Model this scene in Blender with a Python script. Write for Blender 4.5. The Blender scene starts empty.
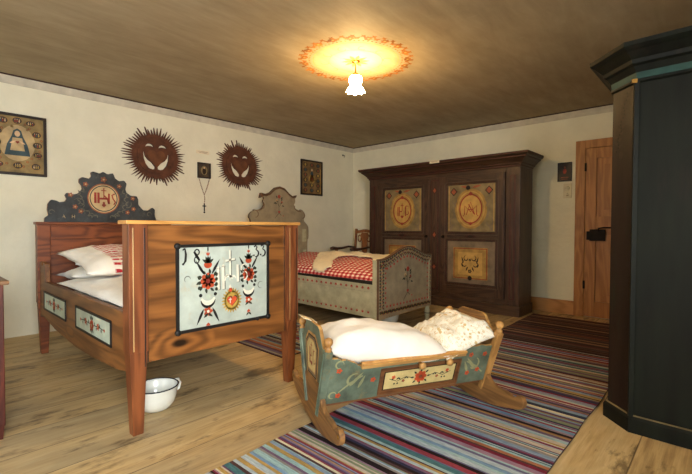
import bpy, bmesh, math, random
from mathutils import Vector, Matrix, noise
R = random.Random(7)
COL = bpy.context.scene.collection
PI = math.pi

# ------------------------------------------------------------------ materials
def srgb(c):
    o = []
    for v in c:
        v /= 255.0
        o.append(v/12.92 if v <= 0.04045 else ((v+0.055)/1.055)**2.4)
    return (o[0], o[1], o[2], 1.0)

class NT:
    def __init__(s, name):
        s.m = bpy.data.materials.new(name); s.m.use_nodes = True
        s.t = s.m.node_tree; s.t.nodes.clear()
        s.out = s.n('ShaderNodeOutputMaterial'); s.b = s.n('ShaderNodeBsdfPrincipled')
        s.l(s.b.outputs[0], s.out.inputs[0])
    def n(s, k, **kw):
        x = s.t.nodes.new(k)
        for a, v in kw.items(): setattr(x, a, v)
        return x
    def l(s, a, b): s.t.links.new(a, b)
    def setv(s, sock, v):
        if hasattr(v, 'is_output'): s.l(v, sock)
        else: sock.default_value = v
    def coord(s, scale=(1, 1, 1), loc=(0, 0, 0), rot=(0, 0, 0)):
        c = s.n('ShaderNodeTexCoord'); m = s.n('ShaderNodeMapping')
        m.inputs['Scale'].default_value = scale; m.inputs['Location'].default_value = loc
        m.inputs['Rotation'].default_value = rot
        s.l(c.outputs['Object'], m.inputs[0]); return m.outputs[0]
    def noise(s, vec, scale, detail=4, rough=.55, dist=0):
        x = s.n('ShaderNodeTexNoise'); s.l(vec, x.inputs['Vector'])
        x.inputs['Scale'].default_value = scale; x.inputs['Detail'].default_value = detail
        x.inputs['Roughness'].default_value = rough; x.inputs['Distortion'].default_value = dist
        return x.outputs['Fac']
    def math(s, op, a, b=0, c=None, clamp=False):
        x = s.n('ShaderNodeMath', operation=op); x.use_clamp = clamp
        s.setv(x.inputs[0], a); s.setv(x.inputs[1], b)
        if c is not None: s.setv(x.inputs[2], c)
        return x.outputs[0]
    def ramp(s, fac, stops, interp='LINEAR'):
        x = s.n('ShaderNodeValToRGB'); s.l(fac, x.inputs[0]); cr = x.color_ramp; cr.interpolation = interp
        while len(cr.elements) < len(stops): cr.elements.new(0.5)
        for e, (p, c) in zip(cr.elements, stops):
            e.position = p; e.color = c if len(c) == 4 else srgb(c)
        return x.outputs[0]
    def mix(s, fac, a, b, mode='MIX'):
        x = s.n('ShaderNodeMix', data_type='RGBA', blend_type=mode)
        s.setv(x.inputs[0], fac)
        s.setv(x.inputs[6], a); s.setv(x.inputs[7], b); return x.outputs[2]
    def step(s, v, lo, hi):
        x = s.n('ShaderNodeMapRange'); x.clamp = True
        s.setv(x.inputs[0], v); x.inputs[1].default_value = lo; x.inputs[2].default_value = hi
        return x.outputs[0]
    def bump(s, h, strength=.2, dist=.01):
        x = s.n('ShaderNodeBump'); x.inputs['Strength'].default_value = strength
        x.inputs['Distance'].default_value = dist; s.l(h, x.inputs['Height'])
        s.l(x.outputs[0], s.b.inputs['Normal'])
    def fin(s, col, rough=.6, spec=.4):
        s.setv(s.b.inputs['Base Color'], col); s.setv(s.b.inputs['Roughness'], rough)
        s.b.inputs['Specular IOR Level'].default_value = spec
        return s.m

def wood(name, dark, light, axis=0, scale=1.0, rough=.45, knots=.6, contrast=1.0, loc=(0, 0, 0), wear=None):
    t = NT(name)
    sc = [1.0, 1.0, 1.0]; sc[axis] = .13
    v = t.coord(tuple(a*scale for a in sc), loc)
    sk = [1.0, 1.0, 1.0]; sk[axis] = .45
    vk = t.coord(tuple(a*scale for a in sk), loc)
    vor = t.n('ShaderNodeTexVoronoi'); t.l(vk, vor.inputs['Vector']); vor.inputs['Scale'].default_value = 4.2
    kd = vor.outputs['Distance']
    n1 = t.noise(v, 3.2, 3, .5, .6)
    kb = t.math('MULTIPLY', t.math('SUBTRACT', 1.0, t.step(kd, .0, .34)), .22*knots)
    ph = t.math('MULTIPLY', t.math('ADD', n1, kb), 62.0)
    ring = t.math('MULTIPLY_ADD', t.math('SINE', ph), .5, .5)
    fs = [70.0, 70.0, 70.0]; fs[axis] = 2.2
    fine = t.noise(t.coord(tuple(a*scale for a in fs), loc), 1.0, 3)
    big = t.noise(v, 1.6, 2)
    f = t.math('ADD', t.math('MULTIPLY', ring, .34*contrast), t.math('MULTIPLY', fine, .42))
    f = t.math('ADD', f, t.math('MULTIPLY', big, .42))
    c = t.ramp(f, [(.25, dark), (.85, light)])
    kn = t.math('MULTIPLY', t.math('SUBTRACT', 1.0, t.step(kd, .03, .085)), knots, clamp=True)
    dk = tuple(int(a*.45) for a in dark)
    c = t.mix(kn, c, srgb(dk))
    if wear:
        w = t.step(t.noise(t.coord((3, 3, 3)), 1.4, 6, .7), .52, .66)
        c = t.mix(t.math('MULTIPLY', w, .7), c, srgb(wear))
    t.bump(t.math('ADD', fine, t.math('MULTIPLY', ring, .3)), .12, .004)
    return t.fin(c, rough)

def paint(name, col, rough=.6, var=.14, wear=None, wearamt=.6, scale=1.0, streak=None, spec=.35, bump=.12):
    t = NT(name)
    sc = [scale*1.0]*3
    if streak is not None: sc[streak] *= .15
    v = t.coord(tuple(sc))
    n = t.noise(v, 9, 5, .6)
    a = tuple(int(max(0, x*(1-var*1.6))) for x in col); b = tuple(int(min(255, x*(1+var))) for x in col)
    c = t.ramp(n, [(.3, a), (.7, b)])
    if wear:
        w = t.step(t.noise(v, 14, 6, .75), .6-.06*wearamt, .68)
        c = t.mix(t.math('MULTIPLY', w, wearamt), c, srgb(wear))
    t.bump(t.noise(v, 60, 3), bump, .002)
    return t.fin(c, rough, spec)

def cloth(name, col, rough=.9, var=.05, wscale=18):
    t = NT(name); v = t.coord()
    n = t.noise(v, 5, 3)
    a = tuple(int(x*(1-var)) for x in col)
    c = t.ramp(n, [(.35, a), (.65, col)])
    h = t.math('ADD', t.noise(v, wscale, 3, .5, .8), t.math('MULTIPLY', t.noise(v, 400, 2), .12))
    t.bump(h, .35, .012)
    t.b.inputs['Sheen Weight'].default_value = .15
    return t.fin(c, rough, .2)

M = {}
M['plaster'] = None
def plaster():
    t = NT('lime_plaster'); v = t.coord()
    n = t.noise(v, 2.3, 5, .6); h = t.noise(v, 9, 6, .6)
    c = t.ramp(n, [(.3, (222, 217, 194)), (.7, (236, 231, 208))])
    sp = t.step(t.noise(v, 60, 2), .74, .78)
    c = t.mix(t.math('MULTIPLY', sp, .12), c, srgb((150, 140, 120)))
    t.bump(h, .35, .03); return t.fin(c, .9, .2)
M['plaster'] = plaster()
M['cove'] = paint('cove_paint', (200, 193, 176), .85, .05)
M['darkline'] = paint('dark_line_paint', (62, 40, 32), .7, .1)
def ceiling_mat():
    t = NT('ceiling_paint')
    v1 = t.coord((1, 1, 1)); v2 = t.coord((2.2, .5, 1), rot=(0, 0, .7))
    a = t.noise(v1, 1.1, 5, .6); b = t.noise(v2, 4.5, 6, .65, .4)
    f = t.math('ADD', t.math('MULTIPLY', a, .5), t.math('MULTIPLY', b, .5))
    c = t.ramp(f, [(.3, (144, 128, 100)), (.5, (166, 150, 120)), (.72, (186, 170, 140))])
    s = t.step(t.noise(t.coord((1, 4, 1), rot=(0, 0, .5)), 3.0, 6, .7), .67, .74)
    c = t.mix(t.math('MULTIPLY', s, .35), c, srgb((190, 175, 150)))
    t.bump(b, .3, .02); return t.fin(c, .7, .3)
M['ceiling'] = ceiling_mat()
def floor_mat():
    t = NT('floor_boards')
    co = t.n('ShaderNodeTexCoord'); sx = t.n('ShaderNodeSeparateXYZ'); t.l(co.outputs['Object'], sx.inputs[0])
    px = t.math('DIVIDE', sx.outputs[0], .27); pid = t.math('FLOOR', px); fr = t.math('FRACT', px)
    wn = t.n('ShaderNodeTexWhiteNoise', noise_dimensions='1D'); t.l(pid, wn.inputs['W'])
    cx = t.n('ShaderNodeCombineXYZ'); t.l(sx.outputs[0], cx.inputs[0])
    t.l(t.math('ADD', sx.outputs[1], t.math('MULTIPLY', wn.outputs[0], 9.0)), cx.inputs[1])
    t.l(t.math('MULTIPLY', pid, 1.7), cx.inputs[2])
    def mp(s):
        m = t.n('ShaderNodeMapping'); m.inputs['Scale'].default_value = s; t.l(cx.outputs[0], m.inputs[0]); return m.outputs[0]
    vor = t.n('ShaderNodeTexVoronoi'); t.l(mp((1, .42, 1)), vor.inputs['Vector']); vor.inputs['Scale'].default_value = 3.6
    kd = vor.outputs['Distance']
    n1 = t.noise(mp((1, .12, 1)), 3.4, 3, .5, .7)
    kb = t.math('MULTIPLY', t.math('SUBTRACT', 1.0, t.step(kd, 0, .35)), .14)
    ring = t.math('MULTIPLY_ADD', t.math('SINE', t.math('MULTIPLY', t.math('ADD', n1, kb), 55.0)), .5, .5)
    fine = t.noise(mp((85, 3.0, 1)), 1.0, 6, .7)
    mid = t.noise(mp((14, 1.6, 1)), 1.0, 5, .7)
    f = t.math('ADD', t.math('MULTIPLY', ring, .07), t.math('MULTIPLY', fine, .45))
    f = t.math('ADD', f, t.math('MULTIPLY', mid, .38))
    f = t.math('ADD', f, t.math('MULTIPLY', wn.outputs[0], .09))
    c = t.ramp(f, [(.28, (138, 110, 70)), (.48, (190, 162, 114)), (.72, (218, 196, 150))])
    kn = t.math('SUBTRACT', 1.0, t.step(kd, .03, .085))
    c = t.mix(t.math('MULTIPLY', kn, .8), c, srgb((96, 60, 34)))
    # worn grey foot traffic and dark old stains
    g = t.noise(mp((1, .5, 1)), 1.3, 5, .65)
    c = t.mix(t.math('MULTIPLY', t.step(g, .46, .62), .5), c, srgb((134, 122, 98)))
    d = t.noise(mp((1.6, .55, 1)), 4.0, 5, .7)
    c = t.mix(t.math('MULTIPLY', t.step(d, .55, .65), .72), c, srgb((84, 66, 46)))
    e = t.noise(mp((5, 1.2, 1)), 5.0, 4, .6)
    c = t.mix(t.math('MULTIPLY', t.step(e, .64, .72), .55), c, srgb((112, 80, 48)))
    gap = t.math('ADD', t.math('LESS_THAN', fr, .012), t.math('GREATER_THAN', fr, .99), clamp=True)
    c = t.mix(t.math('MULTIPLY', gap, .7), c, srgb((60, 42, 26)))
    t.bump(t.math('SUBTRACT', t.math('MULTIPLY', fine, .3), gap), .25, .006)
    return t.fin(c, .5, .35)
M['floor'] = floor_mat()
M['bed_wood_y'] = wood('walnut_stain_pine_y', (82, 48, 22), (156, 100, 50), 1, .8, .36, 1.3, 1.0)
M['bed_wood_x'] = wood('walnut_stain_pine_x', (80, 48, 24), (140, 92, 48), 0, 1.2, .42, .8)
M['bed_wood_z'] = wood('red_stained_post_wood', (88, 46, 24), (140, 80, 44), 2, 1.2, .4, .3)
M['headboard_wood'] = wood('dark_red_headboard_wood', (76, 36, 20), (128, 70, 38), 1, 1.2, .4, .4, 1.5)
M['edge_wood'] = wood('worn_golden_edge_wood', (176, 118, 56), (214, 160, 88), 1, 1.3, .4, .2)
M['edge_light'] = wood('worn_pale_edge_wood', (150, 116, 70), (200, 164, 108), 2, 1.3, .5, .2)
M['groove'] = paint('dark_groove', (40, 26, 18), .6, .1)
M['black'] = paint('black_paint', (30, 28, 26), .5, .1)
M['panel_blue'] = paint('pale_blue_panel_paint', (186, 196, 184), .6, .06, wear=(196, 176, 138), wearamt=.55, scale=.8)
M['panel_pale'] = paint('pale_green_panel_paint', (188, 200, 182), .6, .05)
M['red'] = paint('red_flower_paint', (196, 78, 42), .6, .12)
M['darkred'] = paint('dark_red_paint', (138, 46, 34), .6, .12)
M['leafgreen'] = paint('dark_green_leaf_paint', (48, 52, 40), .6, .12)
M['white'] = paint('white_paint', (232, 228, 208), .6, .05)
M['greypaint'] = paint('grey_shade_paint', (120, 122, 112), .6, .1)
M['gold'] = paint('gold_paint', (176, 144, 66), .5, .15)
M['crest_dark'] = paint('slate_black_paint', (50, 54, 56), .6, .25, wear=(96, 92, 84), wearamt=.5)
M['rust'] = paint('rust_flower_paint', (138, 78, 50), .6, .15)
M['scroll'] = paint('faded_scroll_paint', (94, 92, 78), .6, .15)
M['medallion'] = paint('cream_medallion_paint', (186, 160, 116), .6, .1)
M['iron'] = paint('dark_iron', (32, 27, 24), .7, .2, spec=.2)
M['enamel'] = paint('white_enamel', (226, 228, 218), .18, .02, spec=.6, bump=.02)
M['enamel_rim'] = paint('dark_enamel_rim', (38, 38, 48), .25, .1)
M['linen'] = cloth('white_linen', (236, 232, 222))
M['linen_cream'] = cloth('cream_linen', (232, 216, 178), wscale=24)
M['linen_pink'] = cloth('warm_white_pillow_cotton', (242, 235, 224))
def striped():
    t = NT('red_striped_pillow_cotton'); co = t.n('ShaderNodeTexCoord'); s = t.n('ShaderNodeSeparateXYZ')
    t.l(co.outputs['Object'], s.inputs[0])
    n = t.math('MULTIPLY', t.noise(t.coord(), 6, 2), .02)
    a = t.math('SINE', t.math('MULTIPLY', t.math('ADD', s.outputs[0], n), 2*PI/.036))
    b = t.math('SINE', t.math('MULTIPLY', t.math('ADD', s.outputs[1], n), 2*PI/.05))
    m = t.math('GREATER_THAN', a, .05)
    band = t.math('MULTIPLY', t.math('GREATER_THAN', s.outputs[1], -.35), m)
    c = t.mix(band, srgb((238, 232, 220)), srgb((190, 52, 60)))
    c = t.mix(t.math('MULTIPLY', t.math('GREATER_THAN', b, .75), .45), c, srgb((236, 228, 218)))
    t.bump(t.noise(t.coord(), 16, 3), .3, .012); return t.fin(c, .9, .2)
M['striped'] = striped()
def gingham():
    t = NT('red_white_gingham'); co = t.n('ShaderNodeTexCoord'); s = t.n('ShaderNodeSeparateXYZ')
    t.l(co.outputs['Object'], s.inputs[0])
    n = t.math('MULTIPLY', t.noise(t.coord(), 5, 2), .03)
    hz = t.math('ADD', s.outputs[1], t.math('MULTIPLY', s.outputs[2], 1.0))
    a = t.math('GREATER_THAN', t.math('SINE', t.math('MULTIPLY', t.math('ADD', s.outputs[0], n), 2*PI/.064)), -.1)
    b = t.math('GREATER_THAN', t.math('SINE', t.math('MULTIPLY', t.math('ADD', hz, n), 2*PI/.060)), -.1)
    f = t.math('MULTIPLY', t.math('ADD', a, b), .5)
    c = t.ramp(f, [(0, (232, 220, 202)), (.5, (198, 104, 98)), (1, (152, 34, 42))])
    t.bump(t.noise(t.coord(), 12, 3), .3, .015); return t.fin(c, .9, .2)
M['gingham'] = gingham()
def lace():
    t = NT('cutwork_lace_cotton'); v = t.coord((1, 1, 1))
    n = t.noise(v, 11, 3, .6, 2.2)
    ln = t.math('ABSOLUTE', t.math('SUBTRACT', n, .5))
    vor = t.n('ShaderNodeTexVoronoi'); t.l(v, vor.inputs['Vector']); vor.inputs['Scale'].default_value = 34
    dots = t.math('LESS_THAN', vor.outputs['Distance'], .33)
    reg = t.step(t.noise(v, 9, 2), .44, .54)
    f = t.math('MULTIPLY', dots, reg)
    l2 = t.math('MULTIPLY', t.math('LESS_THAN', ln, .016), .55)
    c = t.mix(t.math('MAXIMUM', t.math('MULTIPLY', f, .85), l2), srgb((242, 238, 224)), srgb((200, 168, 104)))
    t.bump(t.noise(v, 20, 3), .3, .01); return t.fin(c, .9, .2)
M['lace'] = lace()
M['bed2_paint'] = paint('grey_green_bed_paint', (172, 168, 138), .55, .08, wear=(140, 128, 100), wearamt=.5)
M['bed2_board'] = paint('taupe_board_paint', (144, 132, 108), .55, .08)
M['bed2_edge'] = paint('brown_edge_paint', (92, 66, 46), .55, .12)
M['tulip'] = paint('tulip_red_paint', (164, 50, 40), .6, .1)
M['wd_body'] = wood('dark_brown_cabinet_wood', (38, 25, 18), (78, 54, 38), 2, 1.3, .42, .4)
M['wd_body_x'] = wood('dark_brown_cabinet_rail_wood', (36, 24, 18), (76, 54, 38), 0, 1.3, .42, .4)
M['wd_red'] = paint('oxblood_paint', (70, 34, 27), .5, .18)
M['ochre'] = paint('ochre_panel_paint', (160, 126, 66), .55, .12, wear=(130, 100, 56), wearamt=.5)
M['ochre_light'] = paint('light_ochre_paint', (186, 148, 80), .55, .1)
M['olive'] = paint('olive_panel_paint', (128, 112, 78), .55, .12, wear=(104, 84, 52), wearamt=.5)
M['greybrown'] = paint('grey_brown_panel_paint', (120, 104, 84), .55, .1)
M['orange'] = paint('orange_diamond_paint', (150, 80, 50), .55, .12)
M['green_dark'] = paint('dark_bottle_green_paint', (17, 20, 16), .55, .35, wear=(34, 28, 23), wearamt=.7, streak=2, spec=.18)
M['green_teal'] = paint('teal_moulding_paint', (34, 66, 62), .5, .15, spec=.2)
M['chamfer_brown'] = paint('marbled_brown_green_paint', (38, 27, 21), .45, .25, wear=(30, 38, 30), wearamt=.9, streak=2, spec=.2)
M['cradle_blue'] = paint('grey_blue_cradle_paint', (98, 110, 94), .5, .18, wear=(128, 112, 74), wearamt=.65)
M['cradle_edge'] = paint('bright_turquoise_edge_paint', (122, 170, 160), .5, .1)
M['cradle_wood'] = wood('honey_cradle_wood', (136, 94, 48), (188, 142, 82), 2, 1.5, .45, .3)
M['cradle_wood_x'] = wood('honey_cradle_rail_wood', (146, 104, 54), (204, 158, 94), 0, 1.5, .42, .2)
M['cradle_wood_y'] = wood('brown_rocker_wood', (92, 62, 36), (150, 108, 62), 1, 1.5, .45, .3)
M['vine'] = paint('pale_vine_paint', (150, 152, 112), .6, .1)
M['cradle_dark'] = wood('brown_cradle_wood', (86, 52, 30), (122, 80, 46), 0, 1.5, .5, .3)
M['cream_panel'] = paint('cream_cradle_panel_paint', (204, 184, 126), .55, .08, wear=(180, 156, 100), wearamt=.6)
M['door_wood'] = wood('honey_door_pine', (146, 94, 46), (188, 132, 72), 2, 1.1, .45, .5)
M['trim_wood'] = wood('honey_trim_pine', (150, 100, 54), (196, 142, 86), 0, 1.1, .5, .4)
M['sun_brown'] = paint('brown_papier_mache', (92, 54, 36), .8, .15, scale=1.5)
M['sun_light'] = paint('tan_face_brown', (104, 64, 40), .8, .12)
M['frame_dark'] = paint('dark_picture_frame', (40, 30, 24), .45, .15)
M['frame_gold'] = paint('dull_gold_frame_edge', (160, 120, 60), .4, .15)
M['print_bg'] = paint('aged_print_paper', (142, 120, 78), .7, .15, wear=(150, 110, 70), wearamt=.5)
M['print_brown'] = paint('brown_print_ground', (124, 98, 62), .7, .15)
M['print_dark'] = paint('print_dark_ink', (72, 60, 48), .7, .2)
M['print_blue'] = paint('print_blue_ink', (60, 78, 84), .7, .15)
M['print_skin'] = paint('print_skin_ink', (214, 180, 140), .7, .1)
M['paper'] = paint('label_paper', (232, 220, 188), .8, .04)
M['paper_ink'] = paint('label_ink', (150, 120, 96), .8, .1)
M['bakelite'] = paint('ivory_switch_plastic', (214, 204, 174), .4, .04)
M['chair_wood'] = wood('brown_chair_wood', (96, 56, 30), (148, 94, 54), 2, 1.5, .4, .2)
M['chair_dark'] = wood('dark_chair_arm_wood', (44, 26, 18), (80, 50, 34), 1, 1.5, .35, .2)
M['cab_red'] = wood('red_brown_cabinet_wood', (58, 22, 16), (92, 40, 28), 2, 1.3, .4, .3)
M['cab_top'] = wood('brown_cabinet_top_wood', (90, 60, 36), (130, 94, 58), 1, 1.3, .4, .3)
M['brass'] = paint('dull_brass', (150, 112, 54), .35, .1)
M['brass'].node_tree.nodes['Principled BSDF'].inputs['Metallic'].default_value = .8
M['ceil_motif'] = paint('ochre_ceiling_stencil', (178, 116, 52), .7, .2)
M['ceil_motif2'] = paint('pale_yellow_ceiling_stencil', (206, 164, 90), .7, .1)
def emis(name, col, s):
    t = NT(name); t.b.inputs['Emission Color'].default_value = col; t.b.inputs['Emission Strength'].default_value = s
    return t.fin(srgb((250, 240, 220)), .3)
LAMP_S = 185
M['glow'] = emis('lit_frosted_glass', (1, .63, .25, 1), LAMP_S)
def glass():
    t = NT('window_glass'); t.b.inputs['Transmission Weight'].default_value = 1; return t.fin((.95, .97, 1, 1), .02)
M['glass'] = glass()
def rugmat():
    t = NT('woven_rag_rug')
    a = t.n('ShaderNodeAttribute'); a.attribute_name = 'Col'
    v = t.coord()
    n = t.noise(t.coord((30, 150, 1)), 1.0, 3)
    n2 = t.noise(t.coord((9, 60, 1)), 1.0, 3)
    k = t.ramp(t.math('ADD', t.math('MULTIPLY', n, .5), t.math('MULTIPLY', n2, .5)), [(.3, (.55, .55, .55, 1)), (.7, (1.2, 1.2, 1.2, 1))])
    c = t.mix(1.0, a.outputs['Color'], k, 'MULTIPLY')
    t.bump(t.noise(t.coord((45, 160, 1)), 1.0, 2), .6, .006)
    return t.fin(c, .95, .1)
M['rug'] = rugmat()
M['rug_edge'] = paint('rug_binding', (86, 70, 62), .95, .15)

# ------------------------------------------------------------------ mesh builder
class MB:
    def __init__(s, off=(0, 0, 0)):
        s.v = []; s.f = []; s.fm = []; s.off = Vector(off); s.names = []; s.frame = None; s.smooth = []
    def mi(s, m):
        if m not in s.names: s.names.append(m)
        return s.names.index(m)
    def face(s, pts, m, sm=False):
        i = len(s.v)
        s.v += [Vector(p)-s.off for p in pts]
        s.f.append(list(range(i, i+len(pts)))); s.fm.append(s.mi(m)); s.smooth.append(sm)
    def mesh(s, verts, faces, m, sm=False):
        i = len(s.v); s.v += [Vector(p)-s.off for p in verts]
        for f in faces: s.f.append([i+k for k in f]); s.fm.append(s.mi(m)); s.smooth.append(sm)
        return s
    def box(s, x0, x1, y0, y1, z0, z1, m):
        v = [(x, y, z) for z in (z0, z1) for y in (y0, y1) for x in (x0, x1)]
        return s.mesh(v, [(0, 2, 3, 1), (4, 5, 7, 6), (0, 1, 5, 4), (2, 6, 7, 3), (0, 4, 6, 2), (1, 3, 7, 5)], m)
    def frust(s, b, t, z0, z1, m):   # b, t = (x0,x1,y0,y1)
        v = [(x, y, z0) for y in b[2:] for x in b[:2]]+[(x, y, z1) for y in t[2:] for x in t[:2]]
        return s.mesh(v, [(0, 2, 3, 1), (4, 5, 7, 6), (0, 1, 5, 4), (2, 6, 7, 3), (0, 4, 6, 2), (1, 3, 7, 5)], m)
    def slab(s, O, U, V, outline, th, m, mside=None):   # extruded outline; front face at O plane, extends -N*th
        O, U, V = Vector(O), Vector(U), Vector(V); N = U.cross(V).normalized()
        n = len(outline)
        ar = sum(outline[i][0]*outline[(i+1) % n][1]-outline[(i+1) % n][0]*outline[i][1] for i in range(n))
        if ar < 0: outline = outline[::-1]
        fr = [O+U*a+V*b for a, b in outline]; bk = [p-N*th for p in fr]
        s.mesh(fr+bk, [tuple(range(n)), tuple(range(2*n-1, n-1, -1))], m)
        base = len(s.v)-2*n
        for i in range(n):
            j = (i+1) % n
            s.f.append([base+j, base+i, base+n+i, base+n+j]); s.fm.append(s.mi(mside or m)); s.smooth.append(False)
        return s
    def lathe(s, prof, c, axis=(0, 0, 1), seg=20, m='white', sm=True, cap=True):
        q = Vector((0, 0, 1)).rotation_difference(Vector(axis).normalized()); c = Vector(c)
        v = []; f = []
        for r, z in prof:
            for k in range(seg):
                a = 2*PI*k/seg; v.append(c+q @ Vector((r*math.cos(a), r*math.sin(a), z)))
        for i in range(len(prof)-1):
            for k in range(seg):
                k2 = (k+1) % seg; f.append((i*seg+k, i*seg+k2, (i+1)*seg+k2, (i+1)*seg+k))
        if cap:
            f.append(tuple(range(seg-1, -1, -1))); f.append(tuple((len(prof)-1)*seg+k for k in range(seg)))
        return s.mesh(v, f, m, sm)
    def ball(s, c, r, m, seg=14, sz=1.0):
        pr = [(max(.0005, r*math.sin(PI*i/8)), -r*sz*math.cos(PI*i/8)) for i in range(9)]
        return s.lathe(pr, c, seg=seg, m=m)
    def tube(s, pts, r, m, seg=8, flat=None):
        pts = [Vector(p) for p in pts]; n = len(pts); rr = r if isinstance(r, (list, tuple)) else [r]*n
        v = []; f = []
        up = Vector((0, 0, 1))
        for i, p in enumerate(pts):
            d = (pts[min(i+1, n-1)]-pts[max(i-1, 0)]).normalized()
            a = d.cross(up)
            if a.length < .05: a = d.cross(Vector((0, 1, 0)))
            a.normalize(); b = a.cross(d)
            for k in range(seg):
                t = 2*PI*k/seg; v.append(p+a*math.cos(t)*rr[i]+b*math.sin(t)*rr[i]*(flat or 1))
        for i in range(n-1):
            for k in range(seg):
                k2 = (k+1) % seg; f.append((i*seg+k, (i+1)*seg+k, (i+1)*seg+k2, i*seg+k2))
        f.append(tuple(range(seg))); f.append(tuple((n-1)*seg+k for k in range(seg-1, -1, -1)))
        return s.mesh(v, f, m, True)
    def beam(s, p, q, a, b, U, m, ta=None):   # square bar p->q, half sizes a (along U) and b
        p, q, U = Vector(p), Vector(q), Vector(U).normalized(); d = (q-p).normalized(); W = d.cross(U).normalized(); U = W.cross(d)
        v = []
        for c, k in ((p, ta or 1), (q, 1)):
            for i, j in ((-1, -1), (1, -1), (1, 1), (-1, 1)): v.append(c+U*a*i*k+W*b*j*k)
        return s.mesh(v, [(0, 3, 2, 1), (4, 5, 6, 7), (0, 1, 5, 4), (1, 2, 6, 5), (2, 3, 7, 6), (3, 0, 4, 7)], m)
    # ---- flat painted decoration in a frame
    def fr(s, O, U, V):
        s.O, s.U, s.V = Vector(O), Vector(U).normalized(), Vector(V).normalized(); s.N = s.U.cross(s.V).normalized(); return s
    def P(s, u, v, k=1): return s.O+s.U*u+s.V*v+s.N*(.0007*k)
    def poly(s, pts, m, k=1): s.face([s.P(a, b, k) for a, b in pts], m)
    def rect(s, u0, v0, u1, v1, m, k=1): s.poly([(u0, v0), (u1, v0), (u1, v1), (u0, v1)], m, k)
    def ell(s, u, v, a, b=None, rot=0, m='red', k=1, n=16):
        b = a if b is None else b; c, si = math.cos(rot), math.sin(rot)
        s.poly([(u+a*math.cos(t)*c-b*math.sin(t)*si, v+a*math.cos(t)*si+b*math.sin(t)*c) for t in [2*PI*i/n for i in range(n)]], m, k)
    def leaf(s, u, v, ang, L, w, m='leafgreen', k=1):
        c, si = math.cos(ang), math.sin(ang); pts = []
        for i in range(9):
            t = i/8; pts.append((t*L, w*.5*math.sin(PI*t**.8)))
        for i in range(7, 0, -1):
            t = i/8; pts.append((t*L, -w*.5*math.sin(PI*t**.8)))
        s.poly([(u+a*c-b*si, v+a*si+b*c) for a, b in pts], m, k)
    def stroke(s, pts, w, m, k=1, taper=False):
        n = len(pts); L = []; Rr = []
        for i, (a, b) in enumerate(pts):
            p, q = pts[max(i-1, 0)], pts[min(i+1, n-1)]; dx, dy = q[0]-p[0], q[1]-p[1]; d = math.hypot(dx, dy) or 1
            ww = w*.5*((.25+.75*math.sin(PI*(i+.5)/n)) if taper else 1)
            L.append((a-dy/d*ww, b+dx/d*ww)); Rr.append((a+dy/d*ww, b-dx/d*ww))
        for i in range(n-1): s.poly([L[i], Rr[i], Rr[i+1], L[i+1]], m, k)
    def curl(s, u, v, r, a0, a1, w, m, k=1, sh=1.0, n=12):
        s.stroke([(u+r*(1-(1-sh)*i/n)*math.cos(a0+(a1-a0)*i/n), v+r*(1-(1-sh)*i/n)*math.sin(a0+(a1-a0)*i/n)) for i in range(n+1)], w, m, k, True)
    def ring(s, u, v, a, b, w, m, k=1, n=28):
        for i in range(n):
            t, t2 = 2*PI*i/n, 2*PI*(i+1)/n
            s.poly([(u+a*math.cos(t), v+b*math.sin(t)), (u+a*math.cos(t2), v+b*math.sin(t2)),
                    (u+(a-w)*math.cos(t2), v+(b-w)*math.sin(t2)), (u+(a-w)*math.cos(t), v+(b-w)*math.sin(t))], m, k)
    def flower(s, u, v, r, m='red', c='white', k=1, n=6):
        for i in range(n):
            t = 2*PI*i/n; s.ell(u+r*.55*math.cos(t), v+r*.55*math.sin(t), r*.48, r*.36, t, m, k, 8)
        s.ell(u, v, r*.3, m=c, k=k+1, n=8)
    def heart(s, u, v, r, m, k=1):
        s.poly([(u+r*.0625*16*math.sin(t)**3, v+r*.0625*(13*math.cos(t)-5*math.cos(2*t)-2*math.cos(3*t)-math.cos(4*t))) for t in [2*PI*i/24 for i in range(24)]], m, k)
    def tulip(s, u, v, r, m='tulip', k=1, dn=False):
        g = -1 if dn else 1
        s.poly([(u-r*.6, v+g*r*.5), (u-r*.5, v-g*r*.2), (u, v-g*r*.6), (u+r*.5, v-g*r*.2), (u+r*.6, v+g*r*.5), (u+r*.25, v+g*r*.1), (u, v+g*r*.7), (u-r*.25, v+g*r*.1)], m, k)
    def diamond(s, u, v, a, b, m, k=1): s.poly([(u-a, v), (u, v-b), (u+a, v), (u, v+b)], m, k)
    def build(s, name, parent=None, bevel=0, subsurf=0):
        me = bpy.data.meshes.new(name); me.from_pydata([tuple(v) for v in s.v], [], s.f)
        for n in s.names: me.materials.append(M[n])
        for p, mi_, sm in zip(me.polygons, s.fm, s.smooth): p.material_index = mi_; p.use_smooth = sm
        if bevel:
            bm = bmesh.new(); bm.from_mesh(me)
            es = [e for e in bm.edges if len(e.link_faces) == 2 and not e.link_faces[0].smooth and e.calc_face_angle(0) > .6]
            if es: bmesh.ops.bevel(bm, geom=es, offset=bevel, segments=2, affect='EDGES', profile=.5, clamp_overlap=True)
            bm.to_mesh(me); bm.free()
        me.update()
        o = bpy.data.objects.new(name, me); COL.objects.link(o)
        if parent is not None: o.parent = parent
        if subsurf:
            md = o.modifiers.new('sub', 'SUBSURF'); md.levels = subsurf; md.render_levels = subsurf
        return o

def thing(name, label, cat, loc=(0, 0, 0), rz=0, group=None):
    o = bpy.data.objects.new(name, None); COL.objects.link(o); o.location = loc; o.rotation_euler = (0, 0, rz)
    o.empty_display_size = .1
    o['label'] = label; o['category'] = cat
    if group: o['group'] = group
    return o
def tag(o, label, cat, loc=None, group=None):
    o['label'] = label; o['category'] = cat
    if loc: o.location = loc
    if group: o['group'] = group
    return o
def struct(o): o['kind'] = 'structure'; return o

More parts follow.
